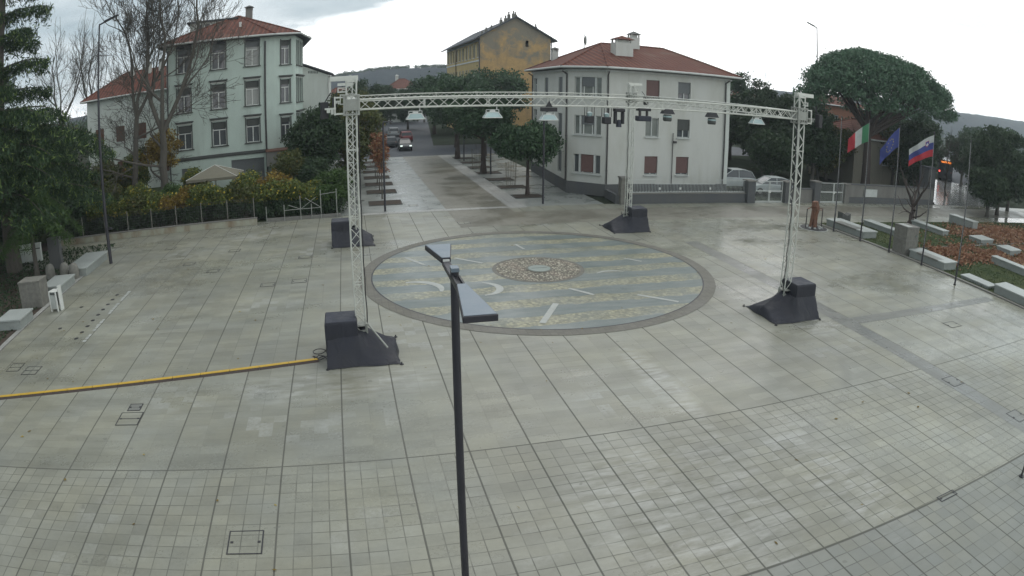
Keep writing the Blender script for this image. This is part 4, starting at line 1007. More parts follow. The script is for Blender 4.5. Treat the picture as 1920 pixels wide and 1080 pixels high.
# ================================================================== BUILDINGS
def facade(mb, A, B, z0, z1, holes, depth=0.2, mi=0, back=None):
    """wall from A to B (outward normal to the right of A->B), holes = [(s0,s1,z0,z1)] with real reveals"""
    A = Vector(A); B = Vector(B); L = (B-A).length; d = (B-A)/L; n = Vector((d.y, -d.x))
    ss = sorted({0.0, L, *[h[0] for h in holes], *[h[1] for h in holes]}); zs = sorted({z0, z1, *[h[2] for h in holes], *[h[3] for h in holes]})
    def P(s, z, dp=0.0): return (A.x+d.x*s-n.x*dp, A.y+d.y*s-n.y*dp, z)
    for s0, s1 in zip(ss[:-1], ss[1:]):
        for a, b in zip(zs[:-1], zs[1:]):
            cs, cz = (s0+s1)/2, (a+b)/2
            if any(h[0] < cs < h[1] and h[2] < cz < h[3] for h in holes): continue
            mb.face([P(s0, a), P(s1, a), P(s1, b), P(s0, b)], mi)
    for s0, s1, a, b in holes:
        mb.face([P(s0, a), P(s0, b), P(s0, b, depth), P(s0, a, depth)], mi); mb.face([P(s1, b), P(s1, a), P(s1, a, depth), P(s1, b, depth)], mi)
        mb.face([P(s0, b), P(s1, b), P(s1, b, depth), P(s0, b, depth)], mi); mb.face([P(s1, a), P(s0, a), P(s0, a, depth), P(s1, a, depth)], mi)
    return P
def wbox(mb, A, B, s0, s1, z0, z1, d0, d1, mi=0):
    """box on a facade: d0..d1 distance outward from the wall plane"""
    A = Vector(A); B = Vector(B); d = (B-A).normalized(); n = Vector((d.y, -d.x))
    c = A + d*((s0+s1)/2) + n*((d0+d1)/2)
    mb.obox((c.x, c.y, (z0+z1)/2), (s1-s0, abs(d1-d0), z1-z0), math.atan2(d.y, d.x), mi)
def window(par, A, B, h, depth=0.2, frame='white', pane='glass', sill='trim', hood=False, shut=None, shutf=0.5, transom=0.66, mull=1, fw=0.06, over=0.09, trimjamb=None):
    s0, s1, a, b = h
    m = MB(); g = 0.013
    dd = -depth+0.05
    for q in ((s0+g, s1-g, b-fw, b-g), (s0+g, s1-g, a+g, a+fw)): wbox(m, A, B, q[0], q[1], q[2], q[3], dd-0.03, dd+0.03)
    for q in ((s0+g, s0+fw), (s1-fw, s1-g)): wbox(m, A, B, q[0], q[1], a+fw, b-fw, dd-0.031, dd+0.031)
    if transom: wbox(m, A, B, s0+fw, s1-fw, a+(b-a)*transom-0.035, a+(b-a)*transom+0.035, dd-0.028, dd+0.034)
    top = a+(b-a)*transom-0.035 if transom else b-fw
    for k_ in range(mull):
        c = s0+(s1-s0)*(k_+1)/(mull+1); wbox(m, A, B, c-0.04, c+0.04, a+fw, top, dd-0.027, dd+0.038)
    w_ = m.build('window', MT[frame], par)
    m = MB(); wbox(m, A, B, s0+0.012, s1-0.012, a+0.012, b-0.012, -depth-0.02, -depth+0.015); m.build('pane', MT[pane], w_)
    if shut:
        m = MB(); z_ = b-(b-a)*shutf; k_ = 0
        wbox(m, A, B, s0+0.02, s1-0.02, z_, b-0.015, dd+0.045, dd+0.06)
        y_ = z_
        while y_ < b-0.06:
            wbox(m, A, B, s0+0.02, s1-0.02, y_, y_+0.035, dd+0.061, dd+0.068); y_ += 0.05
        m.build('shutter', MT[shut], w_)
    if sill:
        m = MB(); wbox(m, A, B, s0-over, s1+over, a-0.09, a-0.002, 0.002, 0.14); m.build('sill', MT[sill], w_)
    if trimjamb:
        for q in ((s0-0.10, s0-0.004), (s1+0.004, s1+0.10)): m = MB(); wbox(m, A, B, q[0], q[1], a+0.002, b+0.08, 0.003, 0.045); m.build('jamb', MT[trimjamb], w_)
    if hood:
        m = MB(); wbox(m, A, B, s0-0.22, s1+0.22, b+0.26, b+0.36, 0.004, 0.26); wbox(m, A, B, s0-0.14, s1+0.14, b+0.19, b+0.257, 0.004, 0.18)
        m.build('hood', MT['trim'], w_)
        m = MB(); wbox(m, A, B, s0-0.06, s1+0.06, b+0.082, b+0.187, 0.005, 0.05); m.build('hood_panel', MT['white'], w_)
    return w_
def pipe(par, x_, y_, z0, z1, mat='pipe', r_=0.06, bend=None):
    m = MB(); m.tube((x_, y_, z0), (x_, y_, z1), r_, r_, 8)
    if bend: m.tube((x_, y_, z1), (x_+bend[0], y_+bend[1], z1+bend[2]), r_, r_, 8)
    z_ = z0+1.0
    while z_ < z1: m.tube((x_, y_, z_), (x_, y_, z_+0.05), r_+0.018, r_+0.018, 8); z_ += 2.4
    m.build('drainpipe', MT[mat], par)
def chimney(par, x_, y_, w_, d_, z0, z1, cap='roof', mat='pale', n=1):
    c = MB(); c.box(x_-w_/2, x_+w_/2, y_-d_/2, y_+d_/2, z0, z1); o = c.build('chimney', MT[mat], par)
    m = MB()
    for s1 in (-1, 1):
        for s2 in (-1, 1): m.box(x_+s1*w_*.42-.06, x_+s1*w_*.42+.06, y_+s2*d_*.42-.06, y_+s2*d_*.42+.06, z1+0.002, z1+0.28)
    m.box(x_-w_*.3, x_+w_*.3, y_-d_*.3, y_+d_*.3, z1+0.002, z1+0.25)
    m.build('vent_posts', MT[mat], o)
    m = MB(); e = 0.14
    b = len(m.v); m.v += [(x_-w_/2-e, y_-d_/2-e, z1+.282), (x_+w_/2+e, y_-d_/2-e, z1+.282), (x_+w_/2+e, y_+d_/2+e, z1+.282), (x_-w_/2-e, y_+d_/2+e, z1+.282), (x_, y_, z1+.282+min(w_, .9)*.38)]
    m.f += [(0,1,4),(1,2,4),(2,3,4),(3,0,4),(3,2,1,0)]; m.mi += [0]*5
    m.build('cap', MT[cap], o); return o
def hip_roof(par, poly, zedge, ridge, mat, name='roof', th=0.16, gut='gutter', faces=None):
    """poly: eave outline (ccw seen from above), ridge: list of (x,y,z); faces: list of (edge index, [ridge idx..])"""
    m = MB(); E = [(p[0], p[1], zedge) for p in poly]; n = len(E)
    for k_, rd in faces:
        a, b = E[k_], E[(k_+1) % n]
        if len(rd) == 1: m.face([a, b, ridge[rd[0]]])
        else: m.face([a, b, ridge[rd[0]], ridge[rd[1]]])
    o = m.build(name, MT[mat] if isinstance(mat, str) else mat, par)
    m = MB(); m.prism([(p[0], p[1]) for p in poly], zedge-th, zedge-0.004, top=True, bottom=True); m.build('eave_soffit', MT['soffit'], par)
    m = MB()
    for k_ in range(n):
        a, b = Vector(E[k_]), Vector(E[(k_+1) % n]); m.tube(a+Vector((0, 0, -0.06)), b+Vector((0, 0, -0.06)), 0.085, 0.085, 8)
    m.build('gutter', MT[gut], par)
    m = MB()
    for k_, rd in faces:
        for a, r_ in ((E[k_], rd[-1]),): m.tube(a, ridge[r_], 0.09, 0.09, 6)
    for a, b in zip(ridge[:-1], ridge[1:]): m.tube(a, b, 0.1, 0.1, 6)
    m.build('ridge_tiles', mat if not isinstance(mat, str) else MT[mat], par)
    return o

# ---------------- right white house (three storeys, dark plinth)
T = thing('white_house', (22.5, 50, 0), 0, 'pale grey three storey house with red hipped roof behind the iron railing', 'house')
P0, P1, P2, P3, P4 = (17.1, 60.0), (16.2, 47.1), (18.4, 44.9), (29.2, 44.9), (29.9, 60.0)
m = MB(); ZT = 9.62
LV = [(1.62, 3.05), (4.55, 6.0), (7.45, 8.92)]
Lh = []; 
for a, b in LV:
    for s_ in (0.7, 5.1, 9.95): Lh.append((s_, s_+1.25, a-0.35, b))
facade(m, P0, P1, 0, ZT, Lh)
Ch = [(0.52, 2.72, a, b) for a, b in LV]
facade(m, P1, P2, 0, ZT, Ch)
Fh = [(s_, s_+1.12, a, b) for a, b in LV for s_ in (3.24, 5.98)] 
facade(m, P2, P3, 0, ZT, Fh)
facade(m, P3, P4, 0, ZT, []); facade(m, P4, P0, 0, ZT, [])
m.build('wall', MT['pale'], T)
for i, h in enumerate(Lh): window(T, P0, P1, h, pane='glass', sill=None, frame='gutter', shut='gshut' if i % 3 else None, shutf=0.9)
for i, h in enumerate(Ch):
    w_ = window(T, P1, P2, h, pane='glass2' if i else 'glass', sill='gutter', transom=0, mull=2, frame='white', fw=0.05)
    for s_ in (0.52+0.44, 0.52+1.66):
        m = MB(); wbox(m, P1, P2, s_, s_+0.14, h[2]+0.01, h[3]-0.01, -0.19, 0.0); m.build('mullion_post', MT['gutter'], w_)
    m = MB(); wbox(m, P1, P2, 1.13, 2.14, h[2]+(0.1 if i == 0 else 0.75), h[3]-0.02, -0.12, -0.08); m.build('shutter', MT['shutter' if i == 0 else 'gshut'], w_)
for i, h in enumerate(Fh):
    window(T, P2, P3, h, sill='gutter', pane='glass2' if i == 2 else 'glass', transom=0, frame='gutter',
           shut=('shutter', 'shutter', None, 'trim', 'shutter', 'gshut')[i], shutf=(0.9, 0.9, 0, .6, 0.92, 0.6)[i], over=0.05)
m = MB()
for A_, B_ in ((P0, P1), (P1, P2)):
    L_ = (Vector(B_)-Vector(A_)).length; wbox(m, A_, B_, -0.02, L_+0.02, 0, 0.92, 0.003, 0.07)
wbox(m, P2, P3, 0, 10.8, 0, 0.92, 0.003, 0.06)
m.build('plinth', MT['plinth'], T)
m = MB()
for A_, B_ in ((P0, P1), (P1, P2), (P2, P3)):
    L_ = (Vector(B_)-Vector(A_)).length; wbox(m, A_, B_, -0.1, L_+0.1, 9.36, 9.50, 0.003, 0.16)
m.build('cornice', MT['gutter'], T)
ev = [(16.5, 60.6), (15.55, 46.85), (18.2, 44.2), (29.9, 44.2), (30.6, 60.6)]
rg = [(20.9, 52.4, 12.05), (26.9, 52.4, 12.0)]
hip_roof(T, ev, 9.72, rg, 'roof', faces=[(0, [0]), (1, [0]), (2, [1, 0]), (3, [1]), (4, [0, 1])])
for x_, y_, bd in ((17.0, 59.7, (-.3, .3, .25)), (16.12, 47.25, (-.4, -.1, .2)), (18.5, 44.80, (-.1, -.4, .2)), (28.75, 44.80, (0.05, -.45, .2))): pipe(T, x_, y_, 0.95, 9.15, bend=bd)
m = MB(); m.tube((24.0, 44.82, 0.1), (24.0, 44.82, 4.9), 0.03, 0.03, 6); m.tube((24.0, 44.78, 4.2), (24.3, 44.78, 4.2), 0.09, 0.09, 8); m.build('conduit', MT['pipe'], T)
m = MB(); wbox(m, P2, P3, 10.32, 10.8, 0.93, 9.36, 0.004, 0.05); m.build('corner_strip', MT['white_wall'], T)
chimney(T, 21.2, 48.6, 1.5, 1.1, 10.2, 11.9, 'roof', 'stain_wall' if False else 'pale')
chimney(T, 23.6, 51.6, 0.8, 0.8, 11.3, 12.7, 'trim', 'pale'); chimney(T, 18.3, 57.0, .5, .5, 10.0, 11.35, 'trim', 'pale')
m = MB(); m.tube((19.8, 53.5, 11.4), (19.8, 53.5, 12.9), 0.03, 0.03, 6); m.build('antenna_pole', MT['pipe'], T)
m = MB(); m.lathe((0, 0, 0), [(0.0001, 0), (.25, .03), (.42, .12)], 18); m.v = [(19.8+c_, 53.4+a_*0.5, 12.3+b_*1.15) for a_, b_, c_ in m.v]; m.build('satellite_dish', MT['alu_dark'], T)
m = MB()
m.box(19.35, 19.37, 53.4, 53.42, 12.3, 13.6)
for z_ in (13.2, 13.5): m.box(18.95, 19.75, 53.4, 53.42, z_, z_+.02)
m.build('antenna', MT['pipe'], T)

# ---------------- left mint house (four storeys with bay)
ang = R(8.0); ca, sa = math.cos(ang), math.sin(ang); n0 = Vector((-math.sin(ang), math.cos(ang)))   # facade plane normal azimuth -8 deg
O0 = n0*56.0; U0 = Vector((ca, sa))
def LP(s_, t_): q = O0+U0*s_+n0*t_; return (q.x, q.y)
T = thing('mint_house', (LP(-2, 6)[0], LP(-2, 6)[1], 0), 0, 'mint grey four storey house with dark window hoods and red tiled roof on the left', 'house')
ZT = 13.25
A0, A1, A2, A3, A4, A5, A6 = LP(-8.1, 0), LP(0.72, 0), LP(1.45, 0.12), LP(3.28, 0.62), LP(4.35, 6.0), LP(4.35, 15), LP(-8.1, 15)
LVL = [(4.30, 6.33), (7.45, 9.55), (10.85, 12.98)]
cols = [(0.95, 1.22), (4.05, 1.22), (7.05, 1.15)]
Fh = [(c, c+w_, a, b) for a, b in LVL for c, w_ in cols]
gf = [(1.1, 2.6, 1.2, 2.70), (5.6, 8.5, 0.15, 2.95)]
m = MB(); facade(m, A0, A1, 0, ZT, Fh+gf, 0.28)
facade(m, A1, A2, 0, ZT, [])
Bh = [(0.62, 1.42, 4.30, 6.15), (0.62, 1.42, 7.45, 9.45), (0.62, 1.42, 10.75, 12.9)]
facade(m, A2, A3, 0, ZT, Bh, 0.28)
Sh = [(s_, s_+0.9, a, b) for s_ in (0.7, 2.3, 3.9) for a, b in ((4.2, 6.3), (7.4, 9.5), (10.7, 12.9))]
facade(m, A3, A4, 0, ZT, Sh, 0.25); facade(m, A4, A5, 0, ZT, []); facade(m, A5, A6, 0, ZT, []); facade(m, A6, A0, 0, ZT, [])
m.build('wall', MT['mint'], T)
for h in Fh: window(T, A0, A1, h, 0.28, hood=h[2] < 10, pane='glass2' if (h[0] > 6 and h[2] > 5) else 'glass', shut='gshut' if h[2] > 10 else 'trim', shutf=0.27 if h[2] < 10 else 0.22, trimjamb='trim', over=0.2)
for h in Bh: window(T, A2, A3, h, 0.28, hood=h[2] < 10, pane='glass', shut='trim', shutf=0.22, trimjamb='trim', over=0.17)
for h in Sh: window(T, A3, A4, h, 0.25, hood=h[2] < 10, pane='glass', trimjamb='trim', over=0.12)
for h in gf[:1]: window(T, A0, A1, h, 0.28, shut='gshut', shutf=0.97, transom=0, sill=None)
m = MB(); wbox(m, A0, A1, 5.6, 8.5, 0.15, 2.95, -0.28, -0.22)
for i in range(22): wbox(m, A0, A1, 5.6, 8.5, 0.2+i*0.125, 0.28+i*0.125, -0.219, -0.20)
m.build('garage_shutter', MT['gshut'], T)
m = MB(); wbox(m, A0, A1, -0.05, 8.95, 3.42, 3.62, 0.004, 0.14); wbox(m, A0, A1, -0.05, 8.95, 3.32, 3.417, 0.004, 0.08); m.build('string_course', MT['trim'], T)
for c, w_ in cols: m = MB(); wbox(m, A0, A1, c-0.1, c+w_+0.1, 12.985, 13.24, 0.004, 0.05); m.build('frieze_panel', MT['soffit'], T)
x_, y_ = LP(0.66, -0.09); pipe(T, x_, y_, 0.2, 12.9, r_=0.075); x_, y_ = LP(-8.0, -0.09); pipe(T, x_, y_, 0.2, 12.9)
ev = [LP(-8.9, -0.75), LP(1.5, -0.75), LP(3.7, -0.15), LP(5.1, 5.8), LP(5.1, 15.7), LP(-8.9, 15.7)]
rg = [(*LP(-1.9, 6.2), 16.1), (*LP(-1.9, 9.5), 16.1)]
hip_roof(T, ev, 13.42, rg, MT['roof'], faces=[(0, [0]), (1, [0]), (2, [0]), (3, [1, 0]), (4, [1]), (5, [0, 1])])
# attic block with small windows, chimney, aerial
m = MB(); a0, a1, a2, a3 = LP(-6.6, 5.4), LP(-2.2, 5.4), LP(-2.2, 9.5), LP(-6.6, 9.5)
hl = [(0.75+0.72*i, 1.2+0.72*i, 15.05, 15.55) for i in range(4)]
facade(m, a0, a1, 13.5, 15.75, hl, 0.1); facade(m, a1, a2, 13.5, 15.75, []); facade(m, a2, a3, 13.5, 15.75, []); facade(m, a3, a0, 13.5, 15.75, []); at = m.build('attic', MT['white_wall'], T)
for h in hl: m = MB(); wbox(m, a0, a1, h[0], h[1], h[2], h[3], -0.1, -0.09); m.build('attic_window', MT['glass'], at)
m = MB(); m.prism([LP(-6.9, 5.1), LP(-1.9, 5.1), LP(-1.9, 9.8), LP(-6.9, 9.8)], 15.753, 15.9, bottom=True); m.build('attic_roof', MT['soffit'], at)
cx, cy = LP(-0.9, 7.4); chimney(T, cx, cy, .62, .62, 15.2, 16.75, 'trim', 'concrete')
m = MB(); q = LP(-6.0, 6); m.tube((*q, 15.9), (*q, 17.2), 0.025, 0.02, 5)
for z_, l_ in ((17.05, .45), (16.8, .35)): m.tube((q[0]-l_, q[1], z_), (q[0]+l_, q[1], z_), 0.014, 0.014, 4)
m.build('antenna', MT['pipe'], T)
m = MB(); q = LP(-1.6, 2.4); m.box(q[0]-.1, q[0]+.1, q[1]-.1, q[1]+.1, 14.5, 15.05); m.build('roof_vent', MT['white'], T)
# porch on the right corner
m = MB(); q0, q1, q2, q3 = LP(0.75, -2.0), LP(3.5, -1.9), LP(3.7, 0.3), LP(0.75, 0.0)
m.prism([LP(.55, -2.3), LP(3.9, -2.2), LP(3.95, 0.55), LP(.55, -0.02)], 3.52, 3.60, bottom=True); pr = m.build('porch_roof', MT['brown'], T)
m = MB(); m.prism([LP(.6, -2.2), LP(3.85, -2.1), LP(3.85, 0.1), LP(.6, -0.03)], 2.35, 3.517, bottom=True); m.build('porch_beam', MT['concrete'], pr)
m = MB(); m.prism([LP(2.75, -2.15), LP(3.8, -2.1), LP(3.8, -1.6), LP(2.75, -1.6)], 0.0, 2.347); m.build('porch_pillar', MT['mint'], pr)
m = MB(); m.prism([LP(2.3, .95), LP(3.6, .4), LP(3.65, .6), LP(2.35, 1.1)], 4.1, 4.2, bottom=True); m.build('balcony_ledge', MT['trim'], T)
# rear wing with gable
T2 = thing('rear_wing', (LP(6, 9)[0], LP(6, 9)[1], 0), 0, 'plain whitish gabled block half hidden behind the mint house', 'house')
g0, g1 = (-5.0, 62.6), (-1.95, 62.6)
m = MB(); facade(m, g0, g1, 0, 9.75, []); m.face([(-5.0, 62.6, 9.75), (-1.95, 62.6, 9.75), (-5.0, 62.6, 11.0)])
m.face([(-1.95, 62.6, 0), (-1.95, 74, 0), (-1.95, 74, 9.75), (-1.95, 62.6, 9.75)]); m.build('wall', MT['white_wall'], T2)
m = MB()
for i in range(7): m.box(-3.85+i*0.14, -3.77+i*0.14, 62.585, 62.6, 10.0-i*0.012, 10.22-i*0.012)
m.build('vent_holes', MT['trim'], T2)
m = MB()
m.v = [(-5.1, 62.3, 11.18), (-1.45, 62.3, 9.72), (-1.45, 74, 9.72), (-5.1, 74, 11.18), (-5.1, 62.3, 11.32), (-1.45, 62.3, 9.86), (-1.45, 74, 9.86), (-5.1, 74, 11.32)]
m.f = [(0,3,2,1),(4,5,6,7),(0,1,5,4),(1,2,6,5),(2,3,7,6),(3,0,4,7)]; m.mi = [0]*6; m.build('roof', MT['soffit'], T2)
pipe(T2, -1.88, 62.5, 0.2, 9.5, 'pale', 0.06)

# ---------------- ochre tall house beyond the street
T = thing('ochre_house', (26, 110, 0), 0, 'tall ochre house with stained blind gable and many small chimneys beyond the street trees', 'house')
Q0, Q1, Q2, Q3 = (20.1, 134.0), (20.1, 100.0), (31.4, 100.0), (31.4, 134.0)
m = MB()
lv = [(12.75, 15.3), (8.6, 11.0), (4.6, 7.0)]
lv = [(12.9, 15.1), (8.9, 11.0), (4.9, 7.0)]
Wh = [(1.5+3.4*i, 2.9+3.4*i, a, b) for a, b in lv for i in range(10)]
facade(m, Q0, Q1, 0, 16.3, Wh, 0.25)
m.build('side_wall', MT['yel2'], T)
m = MB(); facade(m, Q1, Q2, 0, 16.3, [(7.2, 7.7, 14.6, 15.6), (0.9+7.8, 9.1, 5.2, 7.6)], 0.2)
m.face([(20.1, 100.0, 16.3), (31.4, 100.0, 16.3), (25.75, 100.0, 19.4)]); facade(m, Q2, Q3, 0, 16.3, []); facade(m, Q3, Q0, 0, 16.3, []); m.build('gable_wall', MT['yel'], T)
for h in Wh: window(T, Q0, Q1, h, 0.25, transom=0.7, frame='gutter', sill='gutter', trimjamb='gutter')
m = MB(); wbox(m, Q0, Q1, 0, 34.1, 12.2, 12.42, 0.004, 0.12); wbox(m, Q0, Q1, 0, 34.1, 15.4, 15.7, 0.004, 0.1); m.build('string_course', MT['gutter'], T)
m = MB(); wbox(m, Q0, Q1, 33.0, 34.0, 12.43, 15.39, 0.003, 0.03); m.build('corner_panel', MT['gshut'], T)
m = MB()
for sx, ex in ((-1, 19.0), (1, 32.4)):
    x1 = ex; zr, ze = 19.55, 16.1-0.35
    a = [(25.75, 99.5, zr), (x1, 99.5, ze), (x1, 135, ze), (25.75, 135, zr)]
    m.face(a); m.face([(p[0], p[1], p[2]-0.22) for p in a])
    m.face([(25.75, 99.5, zr), (x1, 99.5, ze), (x1, 99.5, ze-.22), (25.75, 99.5, zr-.22)]); m.face([(x1, 99.5, ze), (x1, 135, ze), (x1, 135, ze-.22), (x1, 99.5, ze-.22)])
m.build('roof', MT['soffit'], T)
for i in range(9):
    x_ = 20.9+0.55*i if i < 8 else 30.0; zb = 16.1+0.58*(x_-19.6)*0.9 if i < 8 else 17.2
    c = MB(); y_ = 101.0+0.3*(i % 3); hgt = (0.5, 0.8, 0.55, 1.1, .9, 1.3, 0.9, 0.8, 1.2)[i]; x_ = (20.6, 21.3, 22.2, 23.6, 24.4, 25.0, 25.6, 26.0, 29.4)[i]; zb = 19.55-0.63*abs(x_-25.75)
    c.box(x_-.22, x_+.22, y_-.22, y_+.22, zb-.5, zb+hgt*0.7); o = c.build('chimney', MT['oldstone'], T)
    c = MB(); c.lathe((x_, y_, zb+hgt*.7), [(0.13, 0.0), (0.11, .3), (0.2, .34), (0.0001, .5)], 8); c.build('chimney_pot', MT['oldstone'], o)
pipe(T, 20.0, 99.9, 0.2, 15.8, 'pipe', 0.09); pipe(T, 31.5, 99.9, 0.2, 15.6, 'pipe', 0.09, (.6, -.2, .4)); pipe(T, 19.98, 122, 0.2, 15.5, 'pipe', 0.08)

# ---------------- long white house behind the bare trees, left
def simple_house(name, lb, x0, x1, y0, y1, ze, zr, wall, roof, wins, wpane='glass', shut=None, hip=3.0, ridge_y=None, chim=()):
    T = thing(name, ((x0+x1)/2, (y0+y1)/2, 0), 0, lb, 'house')
    m = MB(); A_, B_, C_, D_ = (x0, y0), (x1, y0), (x1, y1), (x0, y1)
    facade(m, A_, B_, 0, ze, wins, 0.18); facade(m, B_, C_, 0, ze, []); facade(m, C_, D_, 0, ze, []); facade(m, D_, A_, 0, ze, []); m.build('wall', MT[wall], T)
    for h in wins: window(T, A_, B_, h, 0.18, pane=wpane, shut=shut, shutf=0.95, frame='gutter', sill='gutter')
    e = 0.6; ev = [(x0-e, y0-e), (x1+e, y0-e), (x1+e, y1+e), (x0-e, y1+e)]; ym = (y0+y1)/2
    rg = [(x0+hip, ym, zr), (x1-hip, ym, zr)]
    hip_roof(T, ev, ze+0.1, rg, roof, faces=[(0, [1, 0]), (1, [1]), (2, [0, 1]), (3, [0])])
    for c in chim: chimney(T, *c)
    return T
wl = [(1.0+2.6*i, 2.1+2.6*i, a, a+1.7) for i in range(6) for a in (1.5, 5.2)]
simple_house('white_rear_house', 'long white house with red roof behind the bare trees on the left', -29.0, -12.5, 66, 76, 10.0, 12.75, 'white_wall', 'roof', [h for h in wl if h[1] < 16.3], shut='brown', hip=3.2,
             chim=((-22.5, 70, .5, .5, 12.2, 13.1, 'trim'), (-21.0, 70, .5, .5, 12.3, 13.2, 'trim'), (-17.9, 69.5, .9, .7, 12.0, 13.4, 'trim'), (-24.6, 70, .4, .4, 12.2, 12.9, 'trim')))
# background houses
simple_house('red_roofed_house', 'distant house with red roof and two small chimneys right of the white house', 68, 82, 108, 118, 6.6, 9.4, 'beige_wall', 'roof', [(2, 3.2, 3.8, 5.2), (6, 7.2, 3.8, 5.2)], chim=((73, 112, .6, .6, 8.6, 9.8, 'white'), (76.5, 112, .6, .6, 8.6, 9.8, 'white')))
simple_house('terracotta_house', 'terracotta coloured house seen between the umbrella pine and the mast', 64.5, 75, 73, 82, 8.6, 10.1, 'terra' if 'terra' in MT else 'yel2', 'roof', [(2, 3.2, 5.8, 7.2), (6, 7.2, 5.8, 7.2)])
simple_house('beige_house', 'dull beige house behind the dark wall on the right', 51.0, 58.5, 52, 60, 5.2, 7.2, 'beige_wall', 'roof', [(1.5, 2.6, 2.5, 3.9), (5, 6.1, 2.5, 3.9)])
simple_house('far_red_house', 'far house with red roof at the foot of the hill left of the ochre house', 9.5, 17, 158, 168, 8.0, 10.6, 'white_wall', 'roof', [(2, 3.4, 5.2, 6.8)], chim=((12, 163, .7, .7, 10, 11.2, 'white'),))
simple_house('yellow_eaved_house', 'low house with a yellowish roof edge behind the left mast head', -3.4, 0.9, 92, 100, 7.3, 8.6, 'beige_wall', 'canvasroof' if 'canvasroof' in MT else 'roof', [(1, 2.1, 4.5, 6.0)], hip=1.5)

# ---------------- hills
def hill(x0, x1, y0, depth, prof, seed, n=120):
    g = np.random.default_rng(seed); m = MB(); rows = 14
    for j in range(rows+1):
        for i in range(n+1):
            a = i/n; b = j/rows
            hx = x0+(x1-x0)*a; base_ = np.interp(a, [p[0] for p in prof], [p[1] for p in prof])
            z_ = base_*math.sin(min(b, 0.7)/0.7*math.pi/2)**0.8
            z_ += g.uniform(-1, 1)*0.9*(b > 0.1)
            m.v.append((hx, y0+depth*b, max(z_, -1)))
    for j in range(rows):
        for i in range(n):
            q = j*(n+1)+i; m.f.append((q, q+1, q+n+2, q+n+1)); m.mi.append(0)
    o = m.build('hill', MT['hill'], smooth=True); tag(o, kind='structure'); return o
hill(-260, 260, 330, 130, [(0, 10), (0.4, 14), (0.475, 17), (0.53, 20.5), (0.6, 21.5), (0.7, 20), (1, 12)], 3, 200)
o = hill(250, 1150, 330, 200, [(0, 16), (0.2, 20), (0.5, 30), (0.8, 46), (1, 50)], 5, 160)
# tree line standing on the crest of the left hill
gg = np.random.default_rng(21); cs = []
for i in range(120):
    x_ = gg.uniform(-60, 110); zc_ = np.interp((x_+260)/520, [0, .4, .475, .53, .6, .7, 1], [10, 14, 17, 20.5, 21.5, 20, 12])
    cs.append((x_, 421+gg.uniform(-3, 3), zc_+gg.uniform(0.2, 1.5), gg.uniform(1.8, 3.6), 2.5, gg.uniform(0.8, 1.5)))
tag(quads('treeline', cards(clumps(cs, 9000, 0.2, gg), 0.9, 0.8, rs=gg), LEAF['holm']), 'far tree line along the crest of the wooded hill', 'trees', kind='stuff')

# ================================================================== WALLS, RAILINGS, GATES
T = thing('stained_wall', (-13.5, 40.8, 0), 0, 'low pale wall with rust stains along the left edge of the square', 'wall')
m = MB(); m.prism([(-21.2, 40.2), (-6.2, 41.05), (-6.2, 41.3), (-21.2, 40.45)], 0, 0.40); m.build('wall_body', MT['stain_wall'], T)
m = MB(); m.prism([(-21.22, 40.16), (-6.17, 41.01), (-6.17, 41.34), (-21.22, 40.49)], 0.403, 0.45, bottom=True); m.build('coping', MT['concrete'], T)
T = thing('garden_fence', (-13, 41.5, 0), 0, 'dark mesh garden fence with grey posts above the stained wall', 'fence')
d = Vector((15.0, 0.85)).normalized()
for i in range(9):
    x_ = -20.6+1.78*i; y_ = 40.33+0.0567*(x_+21.2)
    m = MB(); m.tube((x_, y_+.03, 0.45), (x_, y_+.03, 1.72), 0.035, 0.035, 6); m.build('post', MT['oldstone'], T)
m = MB()
for z_ in np.arange(0.55, 1.7, 0.16): m.tube((-20.6, 40.40, z_), (-6.4, 41.2, z_), 0.008, 0.008, 3, caps=False)
for i in range(95): x_ = -20.6+0.15*i; m.tube((x_, 40.37+0.0567*(x_+21.2), 0.5), (x_, 40.37+0.0567*(x_+21.2), 1.68), 0.006, 0.006, 3, caps=False)
m.build('mesh', MT['pipe'], T)
T = thing('wire_fence', (-3.4, 41.7, 0), 0, 'light wire fence with crossed diagonal bars at the street corner of the garden', 'fence')
for x_, h_ in ((-5.6, 1.0), (-4.4, 1.05), (-3.32, 1.55), (-2.6, 1.0), (-1.98, 1.85), (-0.95, 1.85)):
    m = MB(); m.tube((x_, 41.6, 0), (x_, 41.6, h_), 0.03, 0.03, 6); m.build('post', MT['alu_dark'], T)
m = MB(); m.tube((-4.4, 41.6, .68), (-1.98, 41.6, .72), .02, .02, 5); m.tube((-4.1, 41.58, 1.0), (-3.3, 41.58, .7), .018, .018, 5); m.tube((-3.3, 41.56, .7), (-2.3, 41.56, 1.4), .018, .018, 5); m.tube((-3.0, 41.62, 1.4), (-1.98, 41.62, .72), .018, .018, 5); m.tube((-1.98, 41.6, 1.55), (-0.95, 41.6, 1.65), .02, .02, 5); m.build('rail', MT['alu_dark'], T)
m = MB(); m.box(-5.6, -0.7, 41.64, 41.8, 0, 0.22); m.build('footing', MT['concrete'], T)
